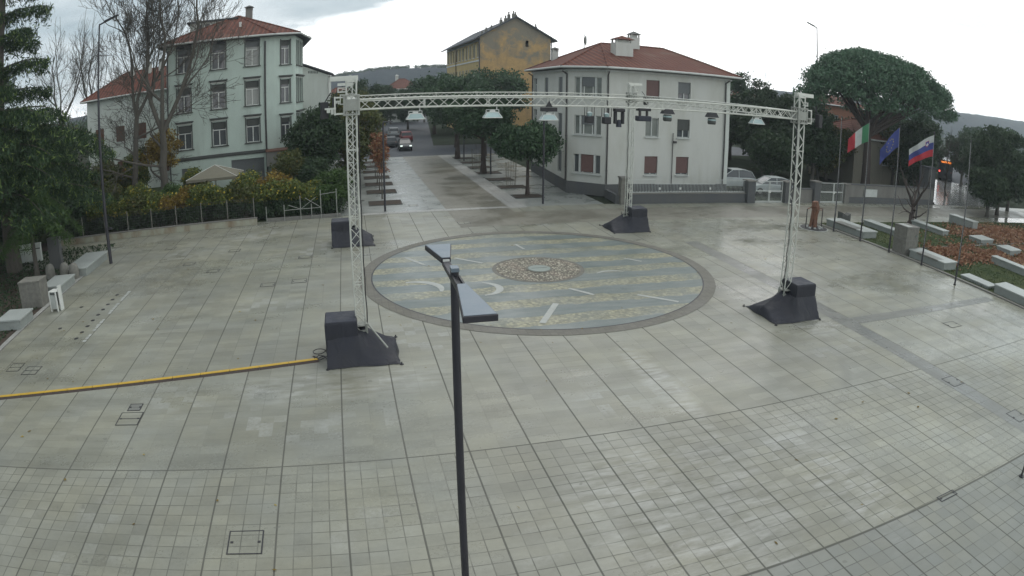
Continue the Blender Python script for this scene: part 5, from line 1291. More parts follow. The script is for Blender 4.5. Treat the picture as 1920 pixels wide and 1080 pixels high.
# stone pillar and forecourt railing of the white house
T = thing('forecourt_railing', (24, 41.6, 0), 0, 'white iron railing on a low dark wall in front of the white house', 'fence')
m = MB(); m.box(18.95, 28.95, 41.6, 41.85, 0, 0.70); m.prism([(18.3, 44.6), (18.05, 41.9), (18.3, 41.8), (18.55, 44.6)], 0, 0.62); m.build('low_wall', MT['plinth'], T)
m = MB(); m.box(18.92, 28.98, 41.57, 41.88, 0.703, 0.77); m.build('coping', MT['concrete'], T)
def railing(x0, x1, z0, z1, y_=41.72, nm='railing_panel'):
    m = MB(); m.box(x0, x1, y_-.02, y_+.02, z0, z0+.04); m.box(x0, x1, y_-.02, y_+.02, z1-.04, z1)
    x_ = x0+0.06; k_ = 0
    while x_ < x1:
        m.tube((x_, y_, z0+.04), (x_, y_, z1-.04), 0.011, 0.011, 4, caps=False)
        if k_ % 2 == 0 and x_+.12 < x1: m.tube((x_, y_, z0+.12), (x_+.06, y_, z0+.05), .011, .011, 4); m.tube((x_+.06, y_, z0+.05), (x_+.12, y_, z0+.12), .011, .011, 4)
        x_ += 0.12; k_ += 1
    m.build(nm, MT['gutter'], T)
railing(18.98, 21.0, 0.80, 1.75); railing(21.02, 26.15, 0.80, 1.43); railing(26.17, 28.95, 0.80, 1.75)
for x_ in (21.4, 23.1, 25.7):
    m = MB(); m.box(x_-.07, x_+.07, 41.66, 41.70, 1.0, 1.16); m.build('badge', MT['white'], T)
def pillar(x_, y_, w_, h_, lb, mat='oldstone'):
    t = thing('gate_pillar', (x_, y_, 0), 0, lb, 'pillar', 'pillars of the boundary walls')
    m = MB(); z_ = 0.0; k_ = 0
    while z_ < h_-0.1:
        e = 0.0 if k_ % 2 else 0.012; m.box(-w_/2+e, w_/2-e, -w_/2+e, w_/2-e, z_, min(z_+.19, h_-.1)-0.004); z_ += .19; k_ += 1
    m.build('shaft', MT[mat], t, off=(0, 0, 0))
    m = MB(); m.box(-w_/2-.05, w_/2+.05, -w_/2-.05, w_/2+.05, h_-.1, h_); m.build('cap', MT['concrete'], t, off=(0, 0, 0))
pillar(18.55, 41.75, .55, 1.95, 'rough stone pillar at the left end of the white railing')
pillar(29.4, 41.75, .75, 1.78, 'dark pillar between the white railing and the first gate', 'plinth')
pillar(33.2, 41.75, .7, 1.75, 'dark pillar right of the first gate behind the front right mast', 'plinth')
pillar(36.45, 41.75, .7, 1.85, 'dark pillar left of the second gate', 'plinth')
pillar(40.15, 41.75, .6, 1.72, 'pillar right of the second gate where the dark wall starts', 'concrete')
def gate(x0, x1, lb, split):
    global T
    T = thing('white_gate', ((x0+x1)/2, 41.7, 0), 0, lb, 'gate', 'white metal gates in the boundary wall')
    for a, b in ((x0, split), (split+.05, x1)):
        m = MB()
        for q in (a, b-.05): m.box(q, q+.05, 41.68, 41.73, .08, 1.72)
        for z_ in (.08, .88, 1.67): m.box(a+.05, b-.05, 41.685, 41.725, z_, z_+(.05 if z_ != .88 else .09))
        x_ = a+.15
        while x_ < b-.08: m.tube((x_, 41.705, .13), (x_, 41.705, 1.67), .01, .01, 4, caps=False); x_ += .12
        m.build('leaf', MT['gutter'], T)
    m = MB(); m.box(split-.1, split+.16, 41.64, 41.675, .78, .98); m.build('lock_box', MT['white'], T)
    m = MB(); m.box(x0, x1, 41.6, 41.8, 0.0, .06); m.build('threshold', MT['inlay'], T)
gate(29.85, 32.75, 'white barred double gate with a white car behind it', 31.35); gate(36.95, 39.8, 'white barred double gate right of the front right mast', 38.6)
T = thing('boundary_wall', (47, 41.8, 0), 0, 'dark rough stone wall carrying a pale sign board on the right', 'wall')
m = MB(); m.box(33.6, 36.05, 41.65, 41.95, 0, 1.1); m.box(40.5, 53.6, 41.65, 41.95, 0, 1.62); m.build('wall_body', MT['concrete'], T)
m = MB(); m.box(40.48, 53.65, 41.6, 42.0, 1.623, 1.72); m.box(33.58, 36.07, 41.6, 42.0, 1.103, 1.18); m.build('coping', MT['plinth'], T)
m = MB(); m.box(40.5, 53.6, 41.60, 41.647, 0, .55); m.build('dark_base', MT['plinth'], T)
T = thing('sign_board', (43.4, 41.6, 1), 0, 'blank pale rectangular sign board on the dark wall', 'sign')
m = MB(); m.box(42.55, 44.3, 41.53, 41.57, .62, 1.28); m.build('board', MT['gutter'], T)
m = MB(); m.box(42.5, 44.35, 41.572, 41.595, .58, 1.32); m.build('frame', MT['alu_dark'], T)
T = thing('side_building', (56, 45, 0), 0, 'dark grey end wall beside the road on the right', 'building')
m = MB(); m.box(52.9, 54.2, 42.0, 43.2, 0, 3.6); m.build('wall', MT['plinth'], T)
m = MB(); m.box(52.75, 54.35, 41.9, 43.35, 3.603, 3.75); m.build('roof', MT['soffit'], T)
m = MB(); m.box(53.1, 54.0, 41.96, 41.995, .1, 2.1); m.build('door', MT['trim'], T)
T = thing('patio_canopy', (-10.0, 47, 0), 0, 'beige patio parasol in the garden in front of the mint house', 'parasol')
m = MB(); a = [(-12.0, 45.4, 2.72), (-8.1, 45.4, 2.72), (-8.1, 48.6, 2.72), (-12.0, 48.6, 2.72)]; pk = (-10.05, 47, 3.5)
for i in range(4): m.face([a[i], a[(i+1) % 4], pk])
for i in range(4):
    p_, q_ = a[i], a[(i+1) % 4]; m.face([p_, q_, (q_[0], q_[1], 2.52), (p_[0], p_[1], 2.52)])
m.build('canvas', MT['canvas'], T)
m = MB(); m.tube((-10.05, 47, 0), (-10.05, 47, 3.5), .04, .04, 8); m.build('pole', MT['white'], T)
m = MB()
for i in range(4): m.tube(a[i], pk, .018, .018, 5)
m.build('ribs', MT['white'], T)
# ================================================================== VEGETATION
def limb(mb, p, d, L, r, depth, g, spread=0.45, up=0.12, kids_=3, taper=0.62, seg=3, twig=0.008, gnarl=0.12, ends=None):
    p = Vector(p); d = Vector(d).normalized(); pts = [p.copy()]; rad = [r]
    r1 = max(r*taper, twig)
    for i in range(seg):
        d = (d + Vector((g.normal()*gnarl, g.normal()*gnarl, g.normal()*gnarl*0.6+up*0.3))).normalized()
        q = pts[-1]+d*(L/seg); pts.append(q); rad.append(r+(r1-r)*(i+1)/seg)
    ns = 8 if r > 0.12 else (5 if r > 0.04 else 3)
    for i in range(seg): mb.tube(pts[i], pts[i+1], rad[i], rad[i+1], ns, caps=False)
    if depth <= 0:
        if ends is not None: ends.append(tuple(pts[-1]))
        return
    for k_ in range(kids_):
        t_ = 1.0 if k_ == 0 else g.uniform(0.35, 0.98)
        i = min(seg-1, int(t_*seg)); b_ = pts[i].lerp(pts[i+1], t_*seg-i) if t_ < 1 else pts[-1]
        if k_ == 0: nd = d + Vector((g.normal()*spread*.4, g.normal()*spread*.4, up)); nl = L*g.uniform(.7, .85); nr = r1
        else:
            a_ = d.orthogonal().normalized(); a_.rotate(Matrix.Rotation(g.uniform(0, 6.28), 3, d)); nd = d+a_*(spread*g.uniform(1.2, 2.6))+Vector((0, 0, up)); nl = L*g.uniform(.5, .78); nr = r1*g.uniform(.5, .75)
        limb(mb, b_, nd, nl, max(nr, twig), depth-1, g, spread, up, kids_, taper, seg, twig, gnarl, ends)
def bare_tree(x_, y_, h_, r_, lb, seed, lean=(0, 0), depth=6, kids_=3, fork=0.35, bark='bark', group='leafless trees behind the garden', first=0.3):
    g = np.random.default_rng(seed); T = thing('bare_tree', (x_, y_, 0), 0, lb, 'tree', group)
    m = MB(); hf = h_*fork; top = Vector((x_+lean[0], y_+lean[1], hf))
    n = 5; pp = [Vector((x_, y_, 0)).lerp(top, i/n)+Vector((g.normal()*.06, g.normal()*.06, 0))*(i > 0) for i in range(n+1)]
    for i in range(n): m.tube(pp[i], pp[i+1], r_*(1.25 if i == 0 else 1-.06*i), r_*(1-.06*(i+1)), 10, caps=False)
    m.build('trunk', MT[bark], T)
    m = MB()
    nb = 3
    for k_ in range(nb):
        a_ = k_*2.1+g.uniform(0, 1); d_ = Vector((math.cos(a_)*first, math.sin(a_)*first, 1.0))
        limb(m, pp[-1], d_, (h_-hf)*.36, r_*.55, depth-1, g, .42, .16, kids_, .66, 3, .014, .13)
    for k_ in range(3):
        a_ = g.uniform(0, 6.28); b_ = pp[2+k_ % 3]; limb(m, b_, (math.cos(a_), math.sin(a_), .35), h_*.17, r_*.3, depth-2, g, .45, .05, kids_, .62, 3, .014, .15)
    m.build('crown', MT[bark], T); return T
bare_tree(-14.35, 47.2, 19.5, 0.36, 'tall leafless tree in front of the mint house, right of the pair', 5, (0.2, 0), 7, 3, .32)
bare_tree(-17.4, 48.0, 19.0, 0.28, 'tall leafless tree left of the one in front of the mint house', 9, (0.9, 0), 7, 3, .40)
bare_tree(-37.5, 76, 21, 0.3, 'far leafless tree nearest the cedar against the grey sky', 12, (0, 0), 5, 4, .35, first=.5)
bare_tree(-32.0, 77, 20.5, 0.32, 'far leafless tree left of the tall lamp against the grey sky', 14, (0, 0), 5, 4, .35, first=.5)
bare_tree(-27.5, 70, 13, 0.2, 'smaller leafless tree behind the tall left lamp', 15, (0, 0), 6, 3, .3)
bare_tree(40.1, 33.4, 5.0, 0.26, 'small leafless tree with a leaning fork on the right lawn', 31, (0.2, 0), 4, 2, .28, 'pinebark', 'trees of the right park', .8)
bare_tree(63, 47, 7.5, 0.12, 'thin leafless tree beside the wet road corner', 33, (0, 0), 5, 3, .35, 'bark', 'trees of the right park')
bare_tree(54.5, 78, 12.4, 0.18, 'leafy sparse tree rising above the dark hedge right of the white house', 36, (0, 0), 5, 3, .3, 'bark', 'trees behind the right boundary')

def trunk_mesh(x_, y_, h_, r_, mat, T, lean=(0, 0), flare=1.3, name='trunk', base=0.0):
    m = MB(); n = 5; pp = [Vector((x_+lean[0]*(i/n)**1.5, y_+lean[1]*(i/n)**1.5, base+h_*i/n)) for i in range(n+1)]
    for i in range(n): m.tube(pp[i], pp[i+1], r_*(flare if i == 0 else 1-.08*i), r_*(1-.08*(i+1)), 9, caps=False)
    m.build(name, MT[mat], T); return pp[-1]
def leafy(name, x_, y_, h_, rad, lb, leaf, seed, group=None, trunk=0.16, bottom=None, n=9000, size=.28, m_cl=40, cr=.75, bark='bark', cat='tree', surf=.45, shape=1.0):
    g = np.random.default_rng(seed); T = thing(name, (x_, y_, 0), 0, lb, cat, group)
    bottom = h_*.35 if bottom is None else bottom
    cz = (h_+bottom)/2; rz_ = (h_-bottom)/2
    top = trunk_mesh(x_, y_, cz*0.9, trunk, bark, T)
    mb = MB()
    cs = ell_clumps((x_, y_, cz), (rad-cr*.6, rad-cr*.6, max(rz_-cr*.5, .2)), m_cl, cr, surf=surf, rs=g)
    for c in cs[::3]: mb.tube((x_, y_, bottom+g.uniform(0, .4)*(h_-bottom)), c[:3], trunk*.35, .015, 4, caps=False)
    mb.build('limbs', MT[bark], T)
    quads('crown', cards(clumps(cs, n, .35, g), size, .55, rs=g), LEAF[leaf], T, (x_, y_, 0))
    return T
# --- big cedar at the left edge
def cedar():
    g = np.random.default_rng(77); x_, y_ = -21.6, 34.3
    T = thing('cedar_tree', (x_, y_, 0), 0, 'huge dark cedar with drooping layered branches filling the left edge', 'tree')
    trunk_mesh(x_, y_, 23, .48, 'bark', T, (-.5, 0))
    mb = MB(); pts = []; wts = []
    def bough(z_, L, a_, droop, dens=1.0, width=0.35):
        n = max(5, int(L/.35)); p = Vector((x_-.25, y_, z_)); d = Vector((math.cos(a_), math.sin(a_), .22)); prev = p
        for i in range(n):
            f_ = (i+1)/n; q = p+Vector((d.x*L*f_, d.y*L*f_, L*(.25*f_-droop*f_**2.2)))
            mb.tube(prev, q, max(.09*(1-f_*.8), .015), max(.09*(1-(f_+1/n)*.8), .012), 5, caps=False)
            prev = q
            if f_ < .16: continue
            wd = L*width*(1-abs(f_-.62)*1.0)+.18
            for s_ in range(int(30*dens)):
                e = g.uniform(-1, 1); off = Vector((-d.y, d.x, 0)).normalized()*e*wd+Vector((g.normal()*.1, g.normal()*.1, 0))
                dr = -abs(e)*wd*.35-abs(g.normal())*(.22 if dens < 1.2 else .42)
                pts.append((q.x+off.x, q.y+off.y, q.z+dr+.05))
    k_ = 0; z_ = 4.6
    while z_ < 21.5:
        L0 = 8.0*(1-(z_-4.6)/24)
        dense = z_ < 10.2
        m_ = 7 if dense else 4
        for j in range(m_):
            a_ = k_*2.4+j*2*math.pi/m_+g.uniform(-.3, .3)
            L = L0*g.uniform(.72, 1.08)*(1.0 if dense else .72)
            bough(z_+g.uniform(-.25, .25), L, a_, .36 if dense else .24, 1.15 if dense else 1.3, .30 if dense else .15)
        z_ += 1.2 if dense else 1.6; k_ += 1
    mb.build('limbs', MT['bark'], T)
    P = np.array(pts); P = np.repeat(P, 4, 0)+g.normal(size=(len(P)*4, 3))*(.13, .13, .09)
    quads('crown', cards(P, .34, .19, .1, .9, rs=g), LEAF['cedar'], T, (x_, y_, 0))
cedar()
# low branch sweeping in front, lighter green: a second young cedar close to the kerb
g = np.random.default_rng(5)
T = thing('young_cedar_tree', (-18.6, 32.2, 0), 0, 'lighter green low boughs of a young cedar above the stone slab', 'tree')
m = MB(); pts = []
trunk_mesh(-18.6, 32.2, 4.6, .16, 'bark', T)
for z_, L, a_ in [(4.4, 2.6, .1), (4.0, 3.0, -.5), (3.5, 3.2, .6), (3.3, 2.6, -1.3), (4.6, 2.0, 1.9), (3.2, 2.6, 2.7), (2.9, 2.3, -2.2), (4.9, 1.6, -.2), (3.1, 2.7, 0.0)]:
    n = 14; p = Vector((-18.6, 32.2, z_)); prev = p
    for i in range(n):
        f_ = (i+1)/n; q = p+Vector((math.cos(a_)*L*f_, math.sin(a_)*L*f_, L*(.28*f_-.62*f_**2.2))); m.tube(prev, q, .035*(1-f_*.7), .03*(1-f_*.7), 4, caps=False); prev = q
        wd = .75*(1-abs(f_-.6))
        for s_ in range(34):
            e = g.uniform(-1, 1); pts.append((q.x-math.sin(a_)*e*wd+g.normal()*.06, q.y+math.cos(a_)*e*wd+g.normal()*.06, q.z-abs(e)*wd*.5-abs(g.normal())*.25))
m.tube((-18.6, 32.2, 2.6), (-18.6, 32.2, 5.1), .1, .07, 8); m.build('limbs', MT['bark'], T)
P = np.array(pts); P = np.repeat(P, 2, 0)+g.normal(size=(len(P)*2, 3))*.05
quads('crown', cards(P, .24, .16, .2, .9, rs=g), LEAF['bright'], T, (-18.6, 32.2, 0))

# --- stone pine
def stone_pine():
    g = np.random.default_rng(8); x_, y_ = 47.6, 46.5
    T = thing('umbrella_pine', (x_, y_, 0), 0, 'huge umbrella pine with a wide flat dark green crown on the right', 'tree')
    fk = trunk_mesh(x_, y_, 7.2, .55, 'pinebark', T, (-.2, 0), 1.25)
    mb = MB(); cs = []; R0 = 10.7; cx = x_+4.5
    def ztop(u_): return 9.0+5.9*math.sqrt(max(0, 1-min(1, abs(u_))**2.4))
    while len(cs) < 420:
        a_ = g.uniform(0, 6.283); r_ = R0*math.sqrt(g.uniform(0, 1)); px = cx+r_*math.cos(a_); py = y_+2+.55*r_*math.sin(a_)
        u_ = r_/R0; vx = (px-cx)/R0; skew = 1.0-0.10*vx
        zt = 9.2+(ztop(u_)-9.2)*skew; zb = 9.6+.5*(1-u_)-1.3*max(vx, 0)**2
        z_ = zt-.6 if g.uniform() < .62 else g.uniform(min(zb, zt-.6), zt-.5)
        q = g.uniform(.7, 1.25); cs.append((px, py, z_-.15, q*1.15, q*1.15, q*.62))
    for i in range(16):
        a_ = i*2*math.pi/16+g.uniform(-.15, .15); r_ = R0*g.uniform(.5, .85)
        e = Vector((cx+r_*math.cos(a_), y_+2+.55*r_*math.sin(a_), 10.0+g.uniform(0, 1.2))); mid = Vector(fk).lerp(e, .5)+Vector((0, 0, -.55)); s_ = Vector((x_-.2, y_, g.uniform(5.6, 7.1)))
        mb.tube(s_, mid, .26, .16, 6, caps=False); mb.tube(mid, e, .16, .07, 5, caps=False)
        for k_ in range(4):
            e2 = e+Vector((g.normal()*1.6, g.normal()*1.4, g.uniform(.3, 1.6))); mb.tube(mid.lerp(e, g.uniform(.2, .9)), e2, .06, .02, 4, caps=False)
    mb.build('limbs', MT['pinebark'], T)
    P = clumps(cs, 76000, .55, g)
    quads('crown', cards(P, .34, .42, rs=g), LEAF['pine'], T, (x_, y_, 0))
stone_pine()

# --- evergreen street trees, right hand row
GS = 'evergreen trees along the right pavement of the street'
leafy('street_tree', 12.9, 46.35, 5.5, 2.75, 'nearest evergreen street tree in front of the white house corner', 'holm', 41, GS, .15, 2.4, 15000, .24, 60, .7, 'pinebark')
leafy('street_tree', 12.2, 59.0, 7.9, 3.3, 'second evergreen street tree from the square with a thick trunk', 'holm', 42, GS, .27, 2.9, 15000, .28, 60, .9, 'pinebark')
leafy('street_tree', 11.95, 71.9, 9.3, 4.0, 'third evergreen street tree where the paved street ends', 'holm', 43, GS, .28, 3.0, 15000, .32, 60, 1.0, 'pinebark')
leafy('street_tree', 14.2, 86.0, 10.5, 4.9, 'broad round evergreen in front of the ochre house, left half', 'holm', 44, GS, .3, 3.2, 20000, .38, 80, 1.2, 'pinebark')
leafy('street_tree', 20.2, 90.0, 10.9, 5.5, 'broad round evergreen in front of the ochre house, right half', 'holm', 45, GS, .3, 3.4, 22000, .38, 80, 1.25, 'pinebark')
leafy('street_tree', 14.6, 112, 11.0, 5.2, 'far evergreen of the street row behind the broad pair', 'holm', 46, GS, .3, 3.0, 14000, .45, 60, 1.3, 'pinebark')
leafy('street_tree', 15.5, 74, 6.4, 2.6, 'lower evergreen against the left wall of the white house', 'holm', 50, GS, .2, 2.0, 9000, .3, 40, .8, 'pinebark')
GB = 'dark trees closing the left side of the street'
for i, (x_, y_, h_, r_, lf, lb) in enumerate((
    (2.6, 95, 9.8, 3.6, 'dgreen', 'dark tree on the left pavement beyond the crossing'), (0.6, 104, 9.5, 3.6, 'olive', 'olive tree behind the yellow eaved house'), (5.4, 125, 9.6, 4.2, 'dgreen', 'dark tree on the left of the street past the parked cars'), (9.5, 150, 9.6, 5.0, 'dgreen', 'dark tree closing the far end of the street, left one'), (17.5, 152, 9.8, 5.5, 'holm', 'dark tree closing the far end of the street, right one'), (11.5, 128, 9.0, 3.6, 'holm', 'dark tree arching over the far street'),
    (-2.6, 52.3, 8.0, 2.5, 'dgreen', 'dense dark tree against the right corner of the mint house'), (0.2, 56.0, 7.9, 3.0, 'olive', 'dense olive green tree behind the front left mast'), (0.4, 65, 8.5, 3.0, 'olive', 'olive tree on the left pavement behind the young red tree'),
    (0.0, 72, 9.0, 3.4, 'dgreen', 'last dark tree on the left pavement before the crossing'))):
    leafy('dark_tree', x_, y_, h_, r_, lb, lf, 60+i, GB, .2, .8, 14000, .27, 60, .8, 'bark')
leafy('round_bush', -1.2, 44.6, 3.0, 1.55, 'bright green round bush at the garden corner beside the mast', 'bright', 70, None, .06, .2, 12000, .16, 40, .5, 'bark', 'bush')
leafy('round_bush', -4.1, 47.5, 4.3, 1.5, 'yellowish tree top in front of the porch of the mint house', 'olive', 71, None, .08, 1.5, 9000, .18, 30, .5, 'bark', 'bush')
leafy('round_bush', -2.6, 46.2, 3.7, 1.4, 'dark green bush between the bright bush and the porch', 'dgreen', 72, None, .08, .3, 9000, .18, 30, .5, 'bark', 'bush')
# young red trees on the left pavement
g = np.random.default_rng(91)
yt = leafy('young_tree', 2.3, 47.6, 5.5, .82, 'x', 'autumn', 90, 'young red leaved trees on the left pavement', .05, 1.7, 1900, .17, 30, .33, 'bark', surf=.2)
for i, (y_, lb, s_) in enumerate(((47.6, 'nearest young tree with red brown leaves behind the slim lamp post', 1), (51.6, 'second young red tree hidden behind the nearest one', .95), (55.4, 'third young red tree of the left pavement', .9), (59.4, 'fourth young red tree of the left pavement', .9))):
    o = yt if i == 0 else copy_tree(yt); place(o, (2.3, y_, 0), i*1.3, lb, (s_, s_, s_))
# planting pits
def pit(x_, y_, w_, d_, lb, group):
    t = thing('planting_bed', (x_, y_, 0), 0, lb, 'planting bed', group)
    m = MB(); m.box(-w_/2, w_/2, -d_/2, d_/2, 0.009, .03); m.build('soil', MT['soil'], t, off=(0, 0, 0))
    m = MB()
    for a in ((-w_/2-.05, w_/2+.05, -d_/2-.05, -d_/2), (-w_/2-.05, w_/2+.05, d_/2, d_/2+.05), (-w_/2-.05, -w_/2, -d_/2, d_/2), (w_/2, w_/2+.05, -d_/2, d_/2)): m.box(*a, 0.009, .045)
    m.build('edging', MT['trim'], t, off=(0, 0, 0))
nth = ['first', 'second', 'third', 'fourth', 'fifth', 'sixth', 'seventh']
for i, y_ in enumerate((45.7, 50.9, 55.1, 59.4, 63.7, 68.0, 72.2)): pit(2.4, y_, 2.25, 1.75, '%s dark planting bed on the left pavement counted from the square' % nth[i], 'dark planting beds of the left pavement')
for i, y_ in enumerate((45.8, 50.4, 54.8, 59.3, 63.6, 67.9, 72.2)): pit(12.75, y_, 2.1, 1.5, '%s dark planting bed on the right pavement counted from the square' % nth[i], 'dark planting beds of the right pavement')
def guard(x_, y_, lb, sc=1.0):
    t = thing('tree_guard', (x_, y_, 0), 0, lb, 'tree guard', 'slatted guards round young trees')
    for k_ in range(7):
        a_ = k_*2*math.pi/7; m = MB(); m.tube((.36*math.cos(a_), .36*math.sin(a_), 0), (.45*math.cos(a_), .45*math.sin(a_), 2.0), .022, .022, 4); m.build('slat', MT['canvas'], t, off=(0, 0, 0))
    for z_ in (.5, 1.5):
        m = MB(); q = [(.4*math.cos(i*math.pi/6), .4*math.sin(i*math.pi/6), z_) for i in range(13)]; m.path(q, .012, 4)
        m.build('hoop', MT['canvas'], t, off=(0, 0, 0))
    m = MB(); m.tube((0, 0, 0), (0, 0, 2.6), .03, .02, 6); m.build('sapling', MT['bark'], t, off=(0, 0, 0))
guard(12.7, 50.6, 'slatted guard round the sapling in front of the white house corner'); guard(12.2, 62.5, 'slatted guard round the sapling between two thick street trunks'); guard(63.8, 33.6, 'slatted guard round a sapling at the right edge of the picture')

# --- hedge on the garden fence (countable bushes)
g = np.random.default_rng(3)
hx = -21.5; k_ = 0
kinds = ['dgreen', 'olive', 'hedge', 'hedge', 'olive', 'hedge', 'orange', 'hedge', 'hedge', 'olive', 'hedge', 'hedge', 'hedge', 'bright']
word = ['dark green', 'dull olive', 'yellow green', 'yellow flecked', 'olive', 'greenish yellow', 'golden brown', 'golden', 'yellow tinged', 'olive green', 'autumn yellow', 'pale yellow green', 'gold and green', 'fresh green']
spot = ['beside the cedar', 'right of the tall lamp', 'above the rust stains', 'left of the parasol', 'under the parasol', 'below the grey shutter', 'at the end of the stained wall', 'in front of the garage shutter', 'left of the porch', 'below the porch', 'behind the first thin post', 'behind the crossed bars', 'at the wire fence', 'at the last fence post']
for i in range(14):
    x_ = -21.0+1.5*i; y_ = 42.6+0.03*i
    hh = (2.6, 2.3, 2.5, 2.35, 2.3, 2.4, 2.55, 2.5, 2.6, 2.5, 2.3, 2.4, 2.1, 2.0)[i]
    T = thing('hedge_bush', (x_, y_, 0), 0, '%s hedge bush %s' % (word[i], spot[i]), 'bush', 'autumn bushes of the garden hedge')
    cs = [(x_+g.uniform(-.8, .8), y_+g.uniform(-.5, .5), z_*hh, .5, .5, .38) for z_ in g.uniform(.15, .93, 26)]
    P = clumps(cs, 5200, .3, g)
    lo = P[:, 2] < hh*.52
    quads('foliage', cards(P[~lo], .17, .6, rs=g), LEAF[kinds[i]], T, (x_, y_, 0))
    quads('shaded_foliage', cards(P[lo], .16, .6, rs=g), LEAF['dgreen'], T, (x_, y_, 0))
    m = MB()
    for j in range(6): m.tube((x_+g.uniform(-.5, .5), y_, 0), (x_+g.uniform(-.7, .7), y_+g.uniform(-.3, .3), hh*.8), .03, .012, 4, caps=False)
    m.build('stems', MT['bark'], T)
for i, (x_, y_, h_, r_, lf, lb) in enumerate(((-18.6, 45.2, 3.6, 1.7, 'olive', 'olive shrub behind the hedge between the lamp and the bare trees'), (-15.6, 44.6, 3.2, 1.5, 'hedge', 'yellow green shrub behind the hedge at the foot of the bare trees'), (-12.9, 45.0, 3.0, 1.4, 'bright', 'green shrub behind the hedge left of the patio parasol'),
    (-7.2, 45.0, 3.1, 1.5, 'hedge', 'yellow green shrub behind the hedge right of the patio parasol'), (-5.4, 44.6, 3.3, 1.3, 'orange', 'orange tinted shrub behind the hedge left of the fence corner'), (-10.4, 44.2, 2.75, 1.5, 'olive', 'olive shrub right in front of the patio parasol'))):
    leafy('garden_shrub', x_, y_, h_, r_, lb, lf, 200+i, 'loose shrubs behind the garden hedge', .06, .3, 6500, .17, 30, .5, 'bark', 'bush')
# yellow autumn trees under the bare ones
GY = 'autumn coloured trees in the left garden'
leafy('autumn_tree', -15.2, 50.5, 6.4, 1.9, 'mustard yellow leafed tree round the trunk of the right bare tree', 'orange', 101, GY, .12, 3.2, 4200, .2, 30, .55, 'green_bark')
leafy('autumn_tree', -17.8, 50.5, 5.6, 1.6, 'olive yellow tree between the two bare trunks', 'hedge', 102, GY, .25, 1.2, 6500, .2, 30, .5, 'green_bark')
leafy('autumn_tree', -20.6, 50.0, 5.0, 2.2, 'olive tree behind the tall left lamp', 'olive', 103, GY, .12, 0.6, 12000, .2, 40, .6, 'bark')
leafy('autumn_tree', -12.4, 49.0, 3.4, 1.6, 'low golden shrub left of the patio parasol', 'hedge', 104, GY, .08, .3, 6000, .18, 30, .5, 'bark')
GD = 'evergreens behind the cedar'
for i, (x_, y_, h_, r_, lb) in enumerate(((-26.5, 47, 9.5, 4.0, 'broad dark evergreen right behind the cedar'), (-33, 52, 10.8, 5, 'dark evergreen filling the gap left of the far bare trees'), (-22.8, 46, 6.2, 2.7, 'low dark evergreen between the cedar and the tall lamp'), (-40, 50, 12, 6, 'dark evergreen at the far left edge'), (-29, 38, 7, 4.5, 'dark undergrowth tree below the cedar'), (-24.8, 40.8, 4.6, 2.4, 'dark shrub below the cedar boughs'), (-31, 28, 6.5, 4, 'dark shrub at the left edge behind the benches'), (-20.6, 42.8, 3.6, 2.0, 'dark shrub at the start of the garden hedge'))):
    leafy('evergreen_tree', x_, y_, h_, r_, lb, 'cedar' if i % 2 == 0 else 'dgreen', 110+i, GD, .2, .2, 12000, .32, 50, 1.0, 'bark')
